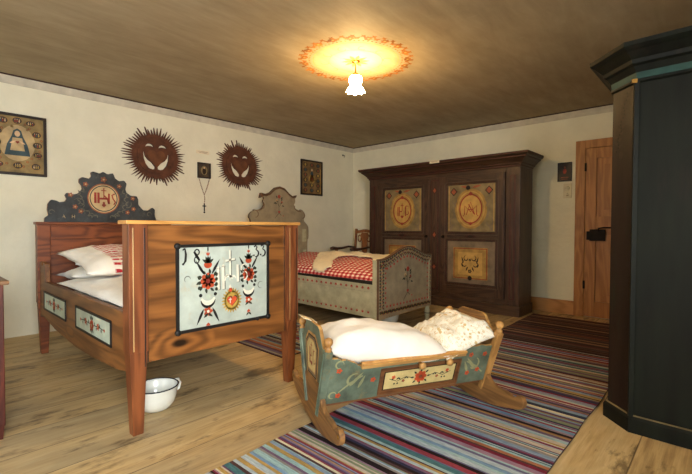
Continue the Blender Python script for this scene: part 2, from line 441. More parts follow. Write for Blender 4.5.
def pillow(mb, c, U, V, hu, hv, th, m, nu=22, nv=22, seed=0, rough=.012, sag=None, pinch=.10):
    """stuffed cushion: half sizes hu, hv along U, V; N up"""
    c, U, V = Vector(c), Vector(U).normalized(), Vector(V).normalized(); N = U.cross(V).normalized()
    def pt(i, j, sgn):
        u, v = -1+2*i/nu, -1+2*j/nv
        e = max(0, (1-abs(u)**2.6)*(1-abs(v)**2.6))**.55
        uu = u*(1-pinch*(1-v*v)*abs(u)**3); vv = v*(1-pinch*(1-u*u)*abs(v)**3)
        p = c+U*uu*hu+V*vv*hv
        w = noise.noise(Vector((u*2.1+seed, v*2.1, sgn*3+seed)))*rough*2+noise.noise(Vector((u*6+seed, v*5, sgn*3)))*rough
        h = th*.5*e*(1 if sgn > 0 else .75)+w*min(1, e*1.6)
        q = p+N*sgn*h
        if sag: q = sag(q)
        return q
    vs = []; idx = {}
    for sgn in (1, -1):
        for i in range(nu+1):
            for j in range(nv+1):
                if sgn < 0 and (i in (0, nu) or j in (0, nv)): idx[(i, j, -1)] = idx[(i, j, 1)]; continue
                idx[(i, j, sgn)] = len(vs); vs.append(pt(i, j, sgn))
    fs = []
    for i in range(nu):
        for j in range(nv):
            fs.append((idx[(i, j, 1)], idx[(i+1, j, 1)], idx[(i+1, j+1, 1)], idx[(i, j+1, 1)]))
            fs.append((idx[(i, j, -1)], idx[(i, j+1, -1)], idx[(i+1, j+1, -1)], idx[(i+1, j, -1)]))
    return mb.mesh(vs, fs, m, True)

def offpoly(pts, d):
    """offset a CCW convex footprint outward by d"""
    n = len(pts); out = []
    for i in range(n):
        p, a, q = Vector(pts[i-1]), Vector(pts[i]), Vector(pts[(i+1) % n])
        e1 = (a-p).normalized(); e2 = (q-a).normalized()
        n1 = Vector((e1.y, -e1.x)); n2 = Vector((e2.y, -e2.x)); b = (n1+n2); b = b/(b.length_squared)*2
        out.append(a+b*d)
    return out
def loft(mb, foot, prof, m, cap=True, mats=None, offs=None):
    """prof = [(outset, z)]; offs: per-edge? no"""
    n = len(foot); rings = [[(p.x, p.y, z) for p in offpoly(foot, d)] for d, z in prof]
    for i in range(len(prof)-1):
        mm = (mats[i] if mats else None) or m
        for k in range(n):
            k2 = (k+1) % n
            mb.face([rings[i][k], rings[i][k2], rings[i+1][k2], rings[i+1][k]], mm)
    if cap:
        mb.face(rings[0][::-1], m); mb.face(rings[-1], m)
    return mb
P_R, P_F = 200, 22  # power of the added fill lights, right and front
# ------------------------------------------------------------------ the room
H = 2.574; XR = 6.3; YF = -7.2
b = MB(); b.box(-.0, XR, YF, 0, -.12, 0, 'floor'); struct(b.build('floor'))
b = MB(); b.box(0, XR, YF, 0, H, H+.12, 'ceiling')
# stencilled rosette around the lamp
LC = (2.72, -3.02)
b.fr((LC[0], LC[1], H), (1, 0, 0), (0, -1, 0))
for i in range(72):
    t = 2*PI*i/72
    for rr, ln, ww, mm in ((.435, .07, .024, 'ceil_motif'), (.475, .055, .020, 'ceil_motif')):
        a = t+(.07 if rr > .45 else 0)
        b.leaf(rr*math.cos(a), rr*math.sin(a), a+(.9 if i % 2 else -.9), ln, ww, mm, 2)
    b.ell(.41*math.cos(t), .41*math.sin(t), .009, m='ceil_motif', k=2, n=8)
for i in range(20):
    t = 2*PI*i/20
    b.flower(.455*math.cos(t), .455*math.sin(t), .036, 'ceil_motif', 'ceil_motif2', 3)
b.ring(0, 0, .38, .38, .006, 'ceil_motif2', 2); b.ring(0, 0, .24, .24, .006, 'ceil_motif2', 2)
for i in range(10):
    t = 2*PI*i/10; b.leaf(.03*math.cos(t), .03*math.sin(t), t, .10, .035, 'ceil_motif', 2)
    b.curl(.27*math.cos(t), .27*math.sin(t), .045, t, t+4.4, .012, 'ceil_motif2', 2, .5)
struct(b.build('ceiling'))
b = MB(); b.box(-.3, 0, YF-.3, .3, -.12, H+.12, 'plaster'); struct(b.build('wall_left'))
b = MB(); b.box(0, XR, 0, .3, -.12, H+.12, 'plaster'); struct(b.build('wall_back'))
def wall_with_added_window(name, wname, ax, pos, a0, a1, wa0, wa1, wz0, wz1, sgn):  # wall plus an added window that serves as a place for fill light
    b = MB()
    def bx(p, q, z0, z1, bb=b, d0=0.0, d1=.45, m='plaster'):
        lo, hi = sorted((pos+sgn*d0, pos+sgn*d1))
        if ax == 'x': bb.box(lo, hi, p, q, z0, z1, m)
        else: bb.box(p, q, lo, hi, z0, z1, m)
    bx(a0, wa0, -.12, H+.12); bx(wa1, a1, -.12, H+.12); bx(wa0, wa1, -.12, wz0); bx(wa0, wa1, wz1, H+.12)
    struct(b.build(name))
    w = thing(wname, 'x', 'x'); 
    for k in ('label', 'category'): del w[k]
    w['kind'] = 'structure'
    f = MB(); t = .06
    bx(wa0, wa0+t, wz0, wz1, f, .30, .36, 'trim_wood'); bx(wa1-t, wa1, wz0, wz1, f, .30, .36, 'trim_wood')
    bx(wa0, wa1, wz0, wz0+t, f, .30, .36, 'trim_wood'); bx(wa0, wa1, wz1-t, wz1, f, .30, .36, 'trim_wood')
    mid = (wa0+wa1)/2; bx(mid-.03, mid+.03, wz0+t, wz1-t, f, .30, .36, 'trim_wood')
    for k in (1, 2):
        z = wz0+(wz1-wz0)*k/3; bx(wa0+t, mid-.03, z-.012, z+.012, f, .31, .35, 'trim_wood'); bx(mid+.03, wa1-t, z-.012, z+.012, f, .31, .35, 'trim_wood')
    f.build('window_frame', w)
    g = MB(); bx(wa0+t, wa1-t, wz0+t, wz1-t, g, .328, .332, 'glass'); g.build('pane', w)
    s_ = MB(); bx(wa0-.04, wa1+.04, wz0-.03, wz0, s_, -.04, .30, 'trim_wood'); s_.build('window_sill', w)
wall_with_added_window('wall_right', 'window_1', 'x', XR, YF-.3, .3, -6.85, -5.65, .85, 2.05, 1)  # unseen window, added to carry fill light from the camera side
wall_with_added_window('wall_front', 'window_2', 'y', YF, 0, XR, 2.7, 3.9, .85, 2.05, -1)  # second added window behind the camera, unseen, for weaker fill
# cove band and dark painted line under the ceiling
pr = [(0.0005, -.085), (.010, -.085), (.040, -.014), (0.0005, -.014)]
def run(mbx, prof, m):
    mbx.mesh([(d, YF, H+z) for d, z in prof]+[(d, -d, H+z) for d, z in prof], [(0, 1, 5, 4), (1, 2, 6, 5), (2, 3, 7, 6), (3, 0, 4, 7)], m)
    mbx.mesh([(d, -d, H+z) for d, z in prof]+[(XR, -d, H+z) for d, z in prof], [(0, 1, 5, 4), (1, 2, 6, 5), (2, 3, 7, 6), (3, 0, 4, 7)], m)
b = MB(); run(b, pr, 'cove'); struct(b.build('trim_1'))
b = MB(); run(b, [(0.0005, -.014), (.046, -.014), (.046, -.0005), (0.0005, -.0005)], 'darkline'); struct(b.build('trim_2'))
b = MB(); b.box(.0, 3.76, -.025, 0, 0, .175, 'trim_wood'); struct(b.build('baseboard_back', bevel=.004))

# door in the back wall
d = bpy.data.objects.new('door_1', None); COL.objects.link(d); d['kind'] = 'structure'; d.location = (4.2, 0, 0)
o_ = (4.2, 0, 0)
b = MB(o_); b.box(3.76, 3.87, -.04, 0, 0, 2.18, 'door_wood'); b.box(4.56, 4.67, -.04, 0, 0, 2.18, 'door_wood'); b.box(3.87, 4.56, -.04, 0, 2.08, 2.18, 'door_wood')
b.build('door_frame', d, .004)
b = MB(o_)
b.box(3.872, 3.99, -.032, 0, .01, 2.078, 'door_wood'); b.box(4.44, 4.558, -.032, 0, .01, 2.078, 'door_wood')
for z0, z1 in ((.01, .2), (1.1, 1.24), (1.95, 2.078)): b.box(3.99, 4.44, -.032, 0, z0, z1, 'door_wood')
for z0, z1 in ((.2, 1.1), (1.24, 1.95)):
    b.box(3.99, 4.44, -.012, 0, z0, z1, 'door_wood')
    b.box(4.07, 4.36, -.026, -.012, z0+.08, z1-.08, 'door_wood')
b.build('door_leaf', d, .003)
b = MB(o_); b.box(3.93, 4.095, -.062, -.032, .945, 1.085, 'iron'); b.box(3.895, 3.932, -.052, -.032, .955, 1.06, 'iron')
for z in (.96, 1.07):
    for x in (3.945, 4.08): b.lathe([(.007, 0), (.005, .006)], (x, -.062, z), (0, -1, 0), 8, 'iron')
b.build('lock_box', d, .003)
b = MB(o_); b.tube([(4.03, -.075, 1.07), (4.03, -.09, 1.095), (4.08, -.092, 1.105), (4.17, -.09, 1.105)], .009, 'iron'); b.build('door_handle', d)
b = MB(o_)
for z in (.35, 1.8): b.box(3.862, 3.882, -.05, -.03, z, z+.1, 'iron')
b.build('hinge', d, .002)
# long wooden threshold board along the back wall
# ------------------------------------------------------------------ rag rugs
PAL = [(112, 88, 112), (54, 54, 78), (118, 38, 58), (216, 206, 174), (74, 112, 118), (120, 150, 180), (172, 142, 84), (150, 118, 138), (132, 152, 176), (104, 100, 132), (190, 176, 160), (96, 66, 92),
       (42, 32, 34), (140, 134, 130), (164, 108, 80), (128, 138, 110), (150, 180, 182), (168, 182, 190), (84, 60, 58), (140, 60, 70)]
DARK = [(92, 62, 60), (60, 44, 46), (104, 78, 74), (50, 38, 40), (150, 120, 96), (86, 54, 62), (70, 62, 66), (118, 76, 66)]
def rug(name, label, x0, x1, y0, y1, seed, darkto=None, taper=0, wob=.012):
    rr = random.Random(seed); y = y1; rows = []
    while y > y0:
        far = darkto is not None and y > darkto
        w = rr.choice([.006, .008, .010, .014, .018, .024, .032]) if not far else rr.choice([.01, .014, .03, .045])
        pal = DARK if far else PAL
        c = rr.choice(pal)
        if rows and rows[-1][2] == c: c = rr.choice(pal)
        rows.append((y, max(y0, y-w), c)); y -= w
    tap = lambda yy: (yy-y1)/(y0-y1)*taper
    cx, cy = (x0+x1)/2, (y0+y1)/2
    nx = 10; vs = []; fs = []; cols = []
    def wv(x, y): return noise.noise(Vector((x*1.3+seed, y*.8, 0)))*wob
    def ex(y, sd): return noise.noise(Vector((y*3, seed+sd*7, 1)))*.012
    for (ya, yb, c) in rows:
        i = len(vs)
        for yy in (ya, yb):
            e0, e1 = ex(yy, 0), ex(yy, 1)
            for k in range(nx+1):
                xx = x0+tap(yy); x = xx+e0+(x1+e1-xx-e0)*k/nx
                edge = min(1, (yy-y0)/.1, (y1-yy)/.1)
                vs.append((x-cx, yy+wv(x, yy)-cy, .010+.002*noise.noise(Vector((x*3, yy*3, seed)))))
        for k in range(nx): fs.append((i+k, i+nx+1+k, i+nx+2+k, i+k+1)); cols.append(c)
    me = bpy.data.meshes.new(name)
    n = len(vs)
    # skirt sides so that the rug has thickness
    def side(seq):
        for a, b_ in zip(seq, seq[1:]):
            j = len(vs); pa, pb = vs[a], vs[b_]
            vs.extend([pa, pb, (pb[0], pb[1], .0005), (pa[0], pa[1], .0005)]); fs.append((j, j+1, j+2, j+3)); cols.append((80, 64, 60))
    st = 2*(nx+1); nr = len(rows)
    side([0+r*st for r in range(nr)]+[(nr-1)*st+nx+1]); side([nx+r*st for r in range(nr)]+[(nr-1)*st+nx+1+nx])
    side(list(range(0, nx+1))); side([(nr-1)*st+nx+1+k for k in range(nx+1)])
    me.from_pydata(vs, [], fs); me.materials.append(M['rug'])
    ca = me.color_attributes.new('Col', 'FLOAT_COLOR', 'CORNER')
    li = 0
    for p, c in zip(me.polygons, cols):
        for _ in p.loop_indices: ca.data[li].color = srgb(c); li += 1
    o = bpy.data.objects.new(name, me); COL.objects.link(o); o.location = (cx, cy, 0)
    tag(o, label, 'rug'); return o
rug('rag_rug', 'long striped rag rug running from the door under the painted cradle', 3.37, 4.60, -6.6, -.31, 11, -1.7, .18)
rug('rag_rug', 'short striped rag rug on the floor between the two beds, behind the large footboard', 1.2, 2.45, -3.63, -2.72, 5)

# ------------------------------------------------------------------ large bed
B1 = (1.85, -4.415, 0)
bed = thing('bed', 'large brown wooden bed with 1833 and a heart painted on its tall footboard', 'bed', B1)
def post(y0, y1, x0, x1, zt, m='bed_wood_z', outer=0):
    b = MB(B1); xm, ym = (x0+x1)/2, (y0+y1)/2
    b.frust((xm-.026+outer*0, xm+.026, ym-.026, ym+.026), (x0+.004, x1-.004, y0+.004, y1-.004), 0, .44, m)
    b.box(x0, x1, y0, y1, .44, zt, m)
    if x0 > 2:   # worn pale edges and grooves on the footboard posts
        b.box(x1, x1+.004, y0+.016, y0+.024, .45, zt-.02, 'edge_light')
        b.box(x1, x1+.003, y1-.022, y1-.012, .36, zt-.02, 'groove')
    return b
for a in ((-5.0, -4.905), (-3.965, -3.87)):
    post(a[0], a[1], 2.84, 2.93, 1.115).build('leg', bed, .004)
for a in ((-5.0, -4.905), (-3.95, -3.865)):
    post(a[0], a[1], .79, .87, 1.12, 'headboard_wood').build('leg', bed, .004)
b = MB(B1); b.box(2.865, 2.90, -4.905, -3.965, .37, 1.11, 'bed_wood_y')
b.box(2.90, 2.907, -4.905, -4.893, .37, 1.11, 'groove'); b.box(2.90, 2.907, -3.977, -3.965, .37, 1.11, 'groove')
b.build('footboard', bed, .003)
b = MB(B1); b.box(2.82, 2.942, -5.015, -3.855, 1.113, 1.133, 'edge_wood'); b.build('top_rail', bed, .004)
# painted panel 1833 on the footboard
F = MB(B1); y0, y1, z0, z1 = -4.735, -4.115, .50, .99
F.box(2.899, 2.905, y0, y1, z0, z1, 'panel_blue')
t = .009
F.box(2.901, 2.911, y0-t, y1+t, z1-t, z1+t, 'black'); F.box(2.901, 2.911, y0-t, y1+t, z0-t, z0+t, 'black')
F.box(2.901, 2.911, y0-t, y0+t, z0, z1, 'black'); F.box(2.901, 2.911, y1-t, y1+t, z0, z1, 'black')
for yy, zz in ((y0, z0), (y0, z1), (y1, z0), (y1, z1), (y1-.085, z0-.004)):
    r_ = .019 if zz in (z0, z1) else .012
    F.lathe([(r_, 0), (r_*.9, .012), (r_*.4, .015)], (2.905, yy, zz), (1, 0, 0), 12, 'black')
F.fr((2.905, y0, z0), (0, 1, 0), (0, 0, 1)); Wd, Hd = y1-y0, z1-z0
def U(px): return px/420*Wd      # panel drawing units measured on the photograph's 420 x 370 crop
def V(py): return Hd-py/370*Hd
def one(u, v, s, k=2):
    F.stroke([(u, v+s*.5), (u+s*.06, v+s*.1), (u+s*.03, v-s*.3), (u-s*.1, v-s*.5)], s*.16, 'black', k, True)
    F.ell(u-s*.12, v-s*.5, s*.08, m='black', k=k, n=8); F.stroke([(u-s*.15, v+s*.38), (u, v+s*.5)], s*.1, 'black', k)
def three(u, v, s, k=2):
    F.stroke([(u-s*.2, v+s*.38), (u, v+s*.48), (u+s*.12, v+s*.35), (u, v+s*.12)], s*.13, 'black', k)
    F.curl(u-s*.02, v-s*.2, s*.3, 1.5, -1.9, s*.17, 'black', k); F.ell(u-s*.2, v-s*.36, s*.09, m='black', k=k, n=8)
def eight(u, v, s, k=2):
    F.ring(u+s*.02, v+s*.26, s*.2, s*.22, s*.09, 'black', k, 16); F.stroke([(u-s*.18, v+s*.3), (u, v), (u+s*.2, v-s*.3)], s*.2, 'black', k, True)
    F.ring(u, v-s*.25, s*.2, s*.25, s*.08, 'black', k, 16)
one(U(30), V(44), .09); eight(U(78), V(46), .09); three(U(356), V(36), .075); three(U(392), V(34), .075)
def column(u, top, sc, seed, wings):
    rr = random.Random(seed); z = top
    F.tulip(u, z, .017*sc, 'red', 2); F.leaf(u, z+.012, PI/2, .03*sc, .01, 'leafgreen', 2)
    F.ell(u, z-.052*sc, .021*sc, .017*sc, m='red', k=2)
    for a in (.6, 1.2, 1.57, 1.94, 2.54): F.leaf(u, z-.045*sc, a, .036*sc, .014*sc, 'leafgreen', 3)
    for sgn in (-1, 1): F.leaf(u+sgn*.018*sc, z-.1*sc, PI/2-sgn*.55, .085*sc, .013*sc, 'black', 2)
    zc = z-.13*sc
    F.flower(u, zc, .040*sc, 'red', 'darkred', 2, 8)
    for a in range(10): F.leaf(u+.038*sc*math.cos(a*.63), zc+.036*sc*math.sin(a*.63), a*.63+.5, .026*sc, .013*sc, 'leafgreen', 2)
    for a in range(7): F.ell(u-.044*sc*(1 if a % 2 else -1), zc+(.03-.012*a)*sc, .009*sc, m='leafgreen', k=3, n=8)
    F.leaf(u, zc+.02, PI/2+.5, .03, .012, 'leafgreen', 3); F.leaf(u, zc+.02, PI/2-.5, .03, .012, 'leafgreen', 3)
    z2 = zc-.075*sc
    F.curl(u, z2+.005, .034*sc, 3.4, 6.0, .022*sc, 'white', 3)
    F.curl(u, z2-.012, .036*sc, 3.3, 6.1, .018*sc, 'black', 2)
    for sgn in (-1, 1): F.ell(u+sgn*.038*sc, z2+.012, .009*sc, m='black', k=2, n=8)
    F.ell(u, z2, .012*sc, m='panel_pale', k=4, n=10)
    z3 = z2-.07*sc
    F.flower(u, z3, .024*sc, 'red', 'white', 2, 5)
    for sgn in (-1, 1):
        if wings: F.leaf(u+sgn*.022*sc, z3+.02, -PI/2+sgn*.45, .085*sc, .013*sc, 'black', 2)
        F.leaf(u, z3-.012, -PI/2+sgn*.9, .03*sc, .012*sc, 'leafgreen', 3)
    z4 = z3-.065*sc
    F.tulip(u, z4, .019*sc, 'red', 2, True)
    for sgn in (-1, 1): F.leaf(u, z4-.008, -PI/2+sgn*.8, .024*sc, .010*sc, 'leafgreen', 3)
column(U(126), V(38), 1.25, 1, True); column(U(318), V(34), 1.14, 2, False)
# white IHS with cross, grey shading beside every stroke
def st(pts, w=.017):
    F.stroke([(a+.005, b-.003) for a, b in pts], w*1.25, 'greypaint', 2); F.stroke(pts, w, 'white', 3)
st([(U(170), V(105)), (U(172), V(205))]); st([(U(193), V(98)), (U(195), V(205))]); st([(U(164), V(108)), (U(176), V(100))], .01); st([(U(188), V(100)), (U(200), V(94))], .01)
st([(U(225), V(25)), (U(227), V(155))], .012); st([(U(205), V(75)), (U(250), V(68))], .012)
F.curl(U(220), V(165), .026, 0.2, 3.3, .012, 'white', 3); F.curl(U(240), V(165), .022, .2, 3.3, .012, 'white', 3)
st([(U(262), V(95)), (U(264), V(178))]); st([(U(200), V(150)), (U(214), V(140))], .01)
F.curl(U(298), V(116), .026, .3, 4.2, .011, 'greypaint', 2); F.curl(U(298), V(115), .026, .3, 4.2, .009, 'white', 3)
F.curl(U(292), V(150), .028, 1.2, -2.4, .011, 'greypaint', 2); F.curl(U(292), V(151), .028, 1.2, -2.4, .009, 'white', 3)
for i in range(22):
    a = 2*PI*i/22; F.leaf(U(235)+.040*math.cos(a), V(262)+.046*math.sin(a), a, .034, .014, 'gold', 2)
F.ell(U(235), V(262), .052, .060, m='gold', k=2); F.heart(U(238), V(261), .037, 'leafgreen', 3); F.heart(U(234), V(263), .035, 'red', 4)
F.ell(U(228), V(212), .012, .014, m='red', k=3); F.leaf(U(226), V(208), PI/2, .03, .016, 'white', 3)
F.stroke([(U(226), V(250)), (U(226), V(275))], .006, 'white', 5); F.stroke([(U(219), V(258)), (U(233), V(257))], .006, 'white', 5)
F.curl(U(40), V(145), .018, 0, 4, .006, 'greypaint', 1); F.curl(U(382), V(205), .022, 1, 5, .006, 'greypaint', 1)
F.build('painted_panel', bed)
# headboard
b = MB(B1); b.box(.80, .845, -4.905, -3.95, .45, 1.115, 'headboard_wood'); b.box(.845, .856, -4.90, -3.955, .99, 1.10, 'headboard_wood')
b.build('headboard', bed, .003)
b = MB(B1); b.box(.78, .885, -5.01, -3.855, 1.115, 1.138, 'headboard_wood'); b.build('top_rail', bed, .004)
C1 = [(-4.939, 1.137), (-4.938, 1.173), (-4.909, 1.197), (-4.917, 1.242), (-4.914, 1.295), (-4.889, 1.334), (-4.85, 1.328), (-4.825, 1.314), (-4.785, 1.324), (-4.772, 1.348), (-4.785, 1.378), (-4.771, 1.402), (-4.718, 1.39), (-4.684, 1.4), (-4.649, 1.442), (-4.655, 1.473), (-4.676, 1.503), (-4.673, 1.535), (-4.648, 1.553), (-4.592, 1.542), (-4.574, 1.568), (-4.58, 1.6), (-4.562, 1.613), (-4.505, 1.599), (-4.475, 1.618), (-4.438, 1.597), (-4.39, 1.613), (-4.372, 1.565), (-4.339, 1.541), (-4.29, 1.55), (-4.268, 1.52), (-4.280, 1.467), (-4.272, 1.434), (-4.229, 1.404), (-4.175, 1.404), (-4.160, 1.371), (-4.160, 1.319), (-4.114, 1.265), (-4.062, 1.265), (-4.022, 1.296), (-3.997, 1.275), (-4.0, 1.218), (-3.975, 1.137)]
def smooth(pts, n=1, q_=.25):
    for _ in range(n):
        o = [pts[0]]
        for i in range(len(pts)-1):
            p, q = pts[i], pts[i+1]
            if i > 0: o.append((p[0]*(1-q_)+q[0]*q_, p[1]*(1-q_)+q[1]*q_))
            if i < len(pts)-2: o.append((p[0]*q_+q[0]*(1-q_), p[1]*q_+q[1]*(1-q_)))
        o.append(pts[-1]); pts = o
    return pts
F = MB(B1); F.slab((.825, 0, 0), (0, 1, 0), (0, 0, 1), smooth(C1, 1, .13), .028, 'crest_dark', 'headboard_wood')
F.fr((.825, -4.473, 1.364), (0, 1, 0), (0, 0, 1))
F.ell(0, 0, .138, .142, m='rust', k=1, n=36); F.ell(0, 0, .128, .132, m='medallion', k=2, n=36); F.ring(0, 0, .120, .124, .009, 'crest_dark', 3, 36)
F.rect(-.082, -.045, -.062, .055, 'darkred', 4); F.rect(-.056, -.045, -.036, .055, 'darkred', 4); F.rect(-.036, -.01, .03, .008, 'darkred', 4)
F.stroke([(0, .1), (0, 0)], .009, 'darkred', 4); F.stroke([(-.022, .075), (.022, .075)], .008, 'darkred', 4)
F.stroke([(.0, .03), (.03, .0), (.04, -.05)], .012, 'darkred', 4); F.rect(.035, -.05, .052, .05, 'darkred', 4)
F.stroke([(.095, .05), (.07, .035), (.08, 0), (.1, -.03), (.085, -.055)], .012, 'darkred', 4)
F.heart(0, -.066, .018, 'darkred', 4); F.leaf(0, -.03, -PI/2, .03, .02, 'darkred', 4)
for (u, v) in ((0, .18), (-.15, .125), (.135, .125), (-.27, .02), (.26, .015), (-.235, -.085), (.265, -.09), (-.19, -.125), (.21, -.125)):
    F.flower(u, v, .022 if v < .17 else .028, 'rust', 'medallion', 2, 5)
for sgn in (-1, 1):
    F.curl(sgn*.415, -.14, .025, 0, 5, .01, 'scroll', 2, .5)
    for i in range(9):
        a = -PI/2+sgn*(.35+.2*i); r_ = .175+.02*(i % 2)
        F.leaf(r_*math.cos(a), r_*math.sin(a)*.95, a+sgn*.9, .04, .012, 'scroll', 2)
        F.leaf(r_*math.cos(a), r_*math.sin(a)*.95, a-sgn*.6, .032, .010, 'scroll', 2)
    F.curl(sgn*.2, -.05, .05, PI/2-sgn*1.0, -PI/2-sgn*.2, .009, 'scroll', 2, .5); F.curl(sgn*.11, -.165, .03, 0, 4, .008, 'scroll', 2, .5)
def letA(u, v, s): 
    F.stroke([(u-s*.4, v-s*.5), (u, v+s*.5)], .0035, 'scroll', 3); F.stroke([(u, v+s*.5), (u+s*.4, v-s*.5)], .0035, 'medallion', 3); F.stroke([(u-s*.2, v-s*.1), (u+s*.2, v-s*.1)], .004, 'medallion', 3)
letA(-.325, -.175, .03)
F.stroke([(-.26, -.19), (-.26, -.16)], .0035, 'medallion', 3); F.stroke([(-.24, -.19), (-.24, -.16)], .0035, 'medallion', 3); F.stroke([(-.26, -.175), (-.24, -.175)], .004, 'medallion', 3)
F.build('crest', bed, .002)
# side rails with painted panels
def rail(ys, sgn, painted):
    yo = ys; top = [(.87, .64), (2.84, .64)]
    out = [(.87, .33), (1.0, .345), (1.35, .30), (1.92, .272), (2.33, .284), (2.73, .31), (2.84, .33), (2.84, .64), (1.06, .64), (1.05, .79), (1.00, .80), (.985, .77), (.94, .77), (.93, .80), (.87, .80)]
    b = MB(B1)
    if sgn < 0: b.slab((0, yo, 0), (1, 0, 0), (0, 0, 1), out, .035, 'bed_wood_x')
    else: b.slab((0, yo+.035, 0), (1, 0, 0), (0, 0, 1), out, .035, 'bed_wood_x')
    r = b.build('side_rail', bed, .003)
    if painted:
        for k, (xa, xb) in enumerate(((1.04, 1.68), (1.94, 2.62))):
            F = MB(B1); F.box(xa, xb, yo-.004, yo, .42, .56, 'panel_pale')
            t = .007
            F.box(xa-t, xb+t, yo-.008, yo-.002, .56-t, .56+t, 'black'); F.box(xa-t, xb+t, yo-.008, yo-.002, .42-t, .42+t, 'black')
            F.box(xa-t, xa+t, yo-.008, yo-.002, .42, .56, 'black'); F.box(xb-t, xb+t, yo-.008, yo-.002, .42, .56, 'black')
            F.fr(((xa+xb)/2, yo-.004, .49), (1, 0, 0), (0, 0, 1))
            F.flower(0, -.005, .038, 'red', 'medallion', 2, 7)
            for sg in (-1, 1):
                F.flower(sg*.12, .004, .024, 'red', 'medallion', 2, 5); F.tulip(sg*.23, 0, .02, 'red', 2)
                F.stroke([(sg*.04, 0), (sg*.13, .006), (sg*.22, 0)], .005, 'leafgreen', 2)
                for q in (.06, .09, .15, .18): F.leaf(sg*q, 0, PI/2 if q in (.06, .15) else -PI/2, .026, .013, 'leafgreen', 3)
            for a in (1.57, 1.1, 2.05, -1.57, -1.0, -2.1): F.leaf(.0+.03*math.cos(a), .03*math.sin(a), a, .03, .014, 'leafgreen', 3)
            F.build('painted_panel', r)
rail(-4.985, -1, True); rail(-3.92, 1, False)
b = MB(B1); b.box(.86, 2.84, -4.945, -3.925, .36, .40, 'bed_wood_x'); b.build('bed_base', bed)
# bedding
m = MB(B1)
pillow(m, (1.86, -4.41, .505), (1, 0, 0), (0, 1, 0), .985, .50, .20, 'linen', 20, 14, 3, .004, pinch=.01)
tag(m.build('mattress'), 'white mattress filling the large wooden bed below the duvet', 'mattress', B1)
m = MB(B1)
pillow(m, (2.08, -4.45, .655), (1, 0, 0), (0, 1, 0), .76, .515, .17, 'linen', 40, 30, 9, .016, pinch=.03)
tag(m.build('duvet'), 'plain white duvet lying on the large wooden bed', 'duvet', B1)
m = MB(B1)
pillow(m, (1.14, -4.40, .69), (1, 0, .05), (0, 1, 0), .27, .49, .15, 'linen', 24, 26, 21, .014)
tag(m.build('pillow'), 'white pillow lowest at the head of the large bed, under another', 'pillow', B1)
m = MB(B1)
pillow(m, (1.16, -4.40, .83), (1, 0, -.10), (0, 1, 0), .30, .47, .19, 'linen', 24, 26, 33, .014)
tag(m.build('pillow'), 'plump white pillow on top at the head of the large bed', 'pillow', B1)
m = MB((1.72, -4.40, .80))
pillow(m, (1.62, -4.44, .83), (1, 0, -.16), (0, 1, 0), .38, .50, .21, 'striped', 30, 26, 5, .012)
tag(m.build('pillow'), 'white pillow with thin red stripes on the large bed', 'pillow', (1.72, -4.40, .80))

# chamber pots
def pot(name, label, c, sc, handle=True, rz=0):
    t = thing(name, label, 'chamber pot', c, rz)
    b = MB(); pr = [(.001, .004), (.045, .002), (.055, .0), (.075, .012), (.096, .04), (.106, .075), (.112, .12), (.116, .128), (.110, .128), (.104, .12), (.098, .08), (.088, .045), (.06, .018), (.001, .012)]
    b.lathe([(r*sc, z*sc) for r, z in pr], (0, 0, 0), seg=32, m='enamel', cap=False); b.build('bowl', t)
    b = MB(); b.lathe([(.114*sc+.004*sc*math.cos(a), .1285*sc+.0035*sc*math.sin(a)) for a in [2*PI*i/8 for i in range(9)]], (0, 0, 0), seg=32, m='enamel_rim', cap=False); b.build('rim', t)
    if handle:
        b = MB(); b.tube([(.112*sc, 0, .122*sc), (.14*sc, 0, .122*sc), (.152*sc, 0, .10*sc), (.142*sc, 0, .07*sc), (.104*sc, 0, .062*sc)], .0075*sc, 'enamel', 8, 1.3); b.build('handle', t)
    return t
pot('chamber_pot', 'white enamel chamber pot with dark rim under the large bed', (2.655, -4.755, 0), 1.1, True, 1.75)
pot('chamber_pot', 'small white pot on the floor under the grey painted bed', (2.35, -2.0, 0), .95, False)
# ------------------------------------------------------------------ grey painted bed
B2 = (1.5, -2.07, 0)
bed2 = thing('bed', 'grey painted bed with red tulip borders and a posy on its arched footboard', 'bed', B2)
def flowerpot(F, s=1.0, k=2):
    F.stroke([(0, -.10*s), (-.005, 0), (.0, .10*s)], .006*s, 'leafgreen', k)
    F.stroke([(-.005, -.02*s), (-.04*s, .05*s)], .005*s, 'leafgreen', k); F.stroke([(0, -.03*s), (.045*s, .03*s)], .005*s, 'leafgreen', k)
    F.flower(0, .11*s, .026*s, 'tulip', 'orange', k+1, 6); F.flower(.045*s, .035*s, .017*s, 'darkred', 'orange', k+1, 5); F.flower(-.042*s, .055*s, .02*s, 'medallion', 'darkred', k+1, 5)
    for (u, v, a) in ((-.03, .09, 2.2), (.03, .08, .7), (-.04, .01, 2.7), (.05, -.01, -.3), (.02, .02, .2), (-.015, .04, 2.9), (.035, .055, .9), (-.055, .03, 3.6)): F.leaf(u*s, v*s, a, .04*s, .018*s, 'leafgreen', k+1)
    F.heart(0, -.10*s, .02*s, 'tulip', k+1)
    F.stroke([(0, -.115*s), (-.05*s, -.16*s), (-.07*s, -.19*s)], .006*s, 'leafgreen', k); F.stroke([(0, -.115*s), (.04*s, -.145*s)], .006*s, 'leafgreen', k); F.ell(.07*s, -.15*s, .008*s, m='tulip', k=k, n=8)
yl, yr = -2.56, -1.575
arch = [(yl, .77), (yl+.10, .772), (-2.36, .80), (-2.25, .845), (-2.15, .88), (-2.07, .892), (-1.98, .883), (-1.88, .85), (-1.78, .815), (-1.69, .79), (yr, .785)]
arch = smooth(arch)
F = MB(B2); F.slab((2.635, 0, 0), (0, 1, 0), (0, 0, 1), [(yl, .17)]+[(yr, .195)]+arch[::-1], .03, 'bed2_board', 'bed2_edge')
F.fr((2.635, 0, 0), (0, 1, 0), (0, 0, 1))
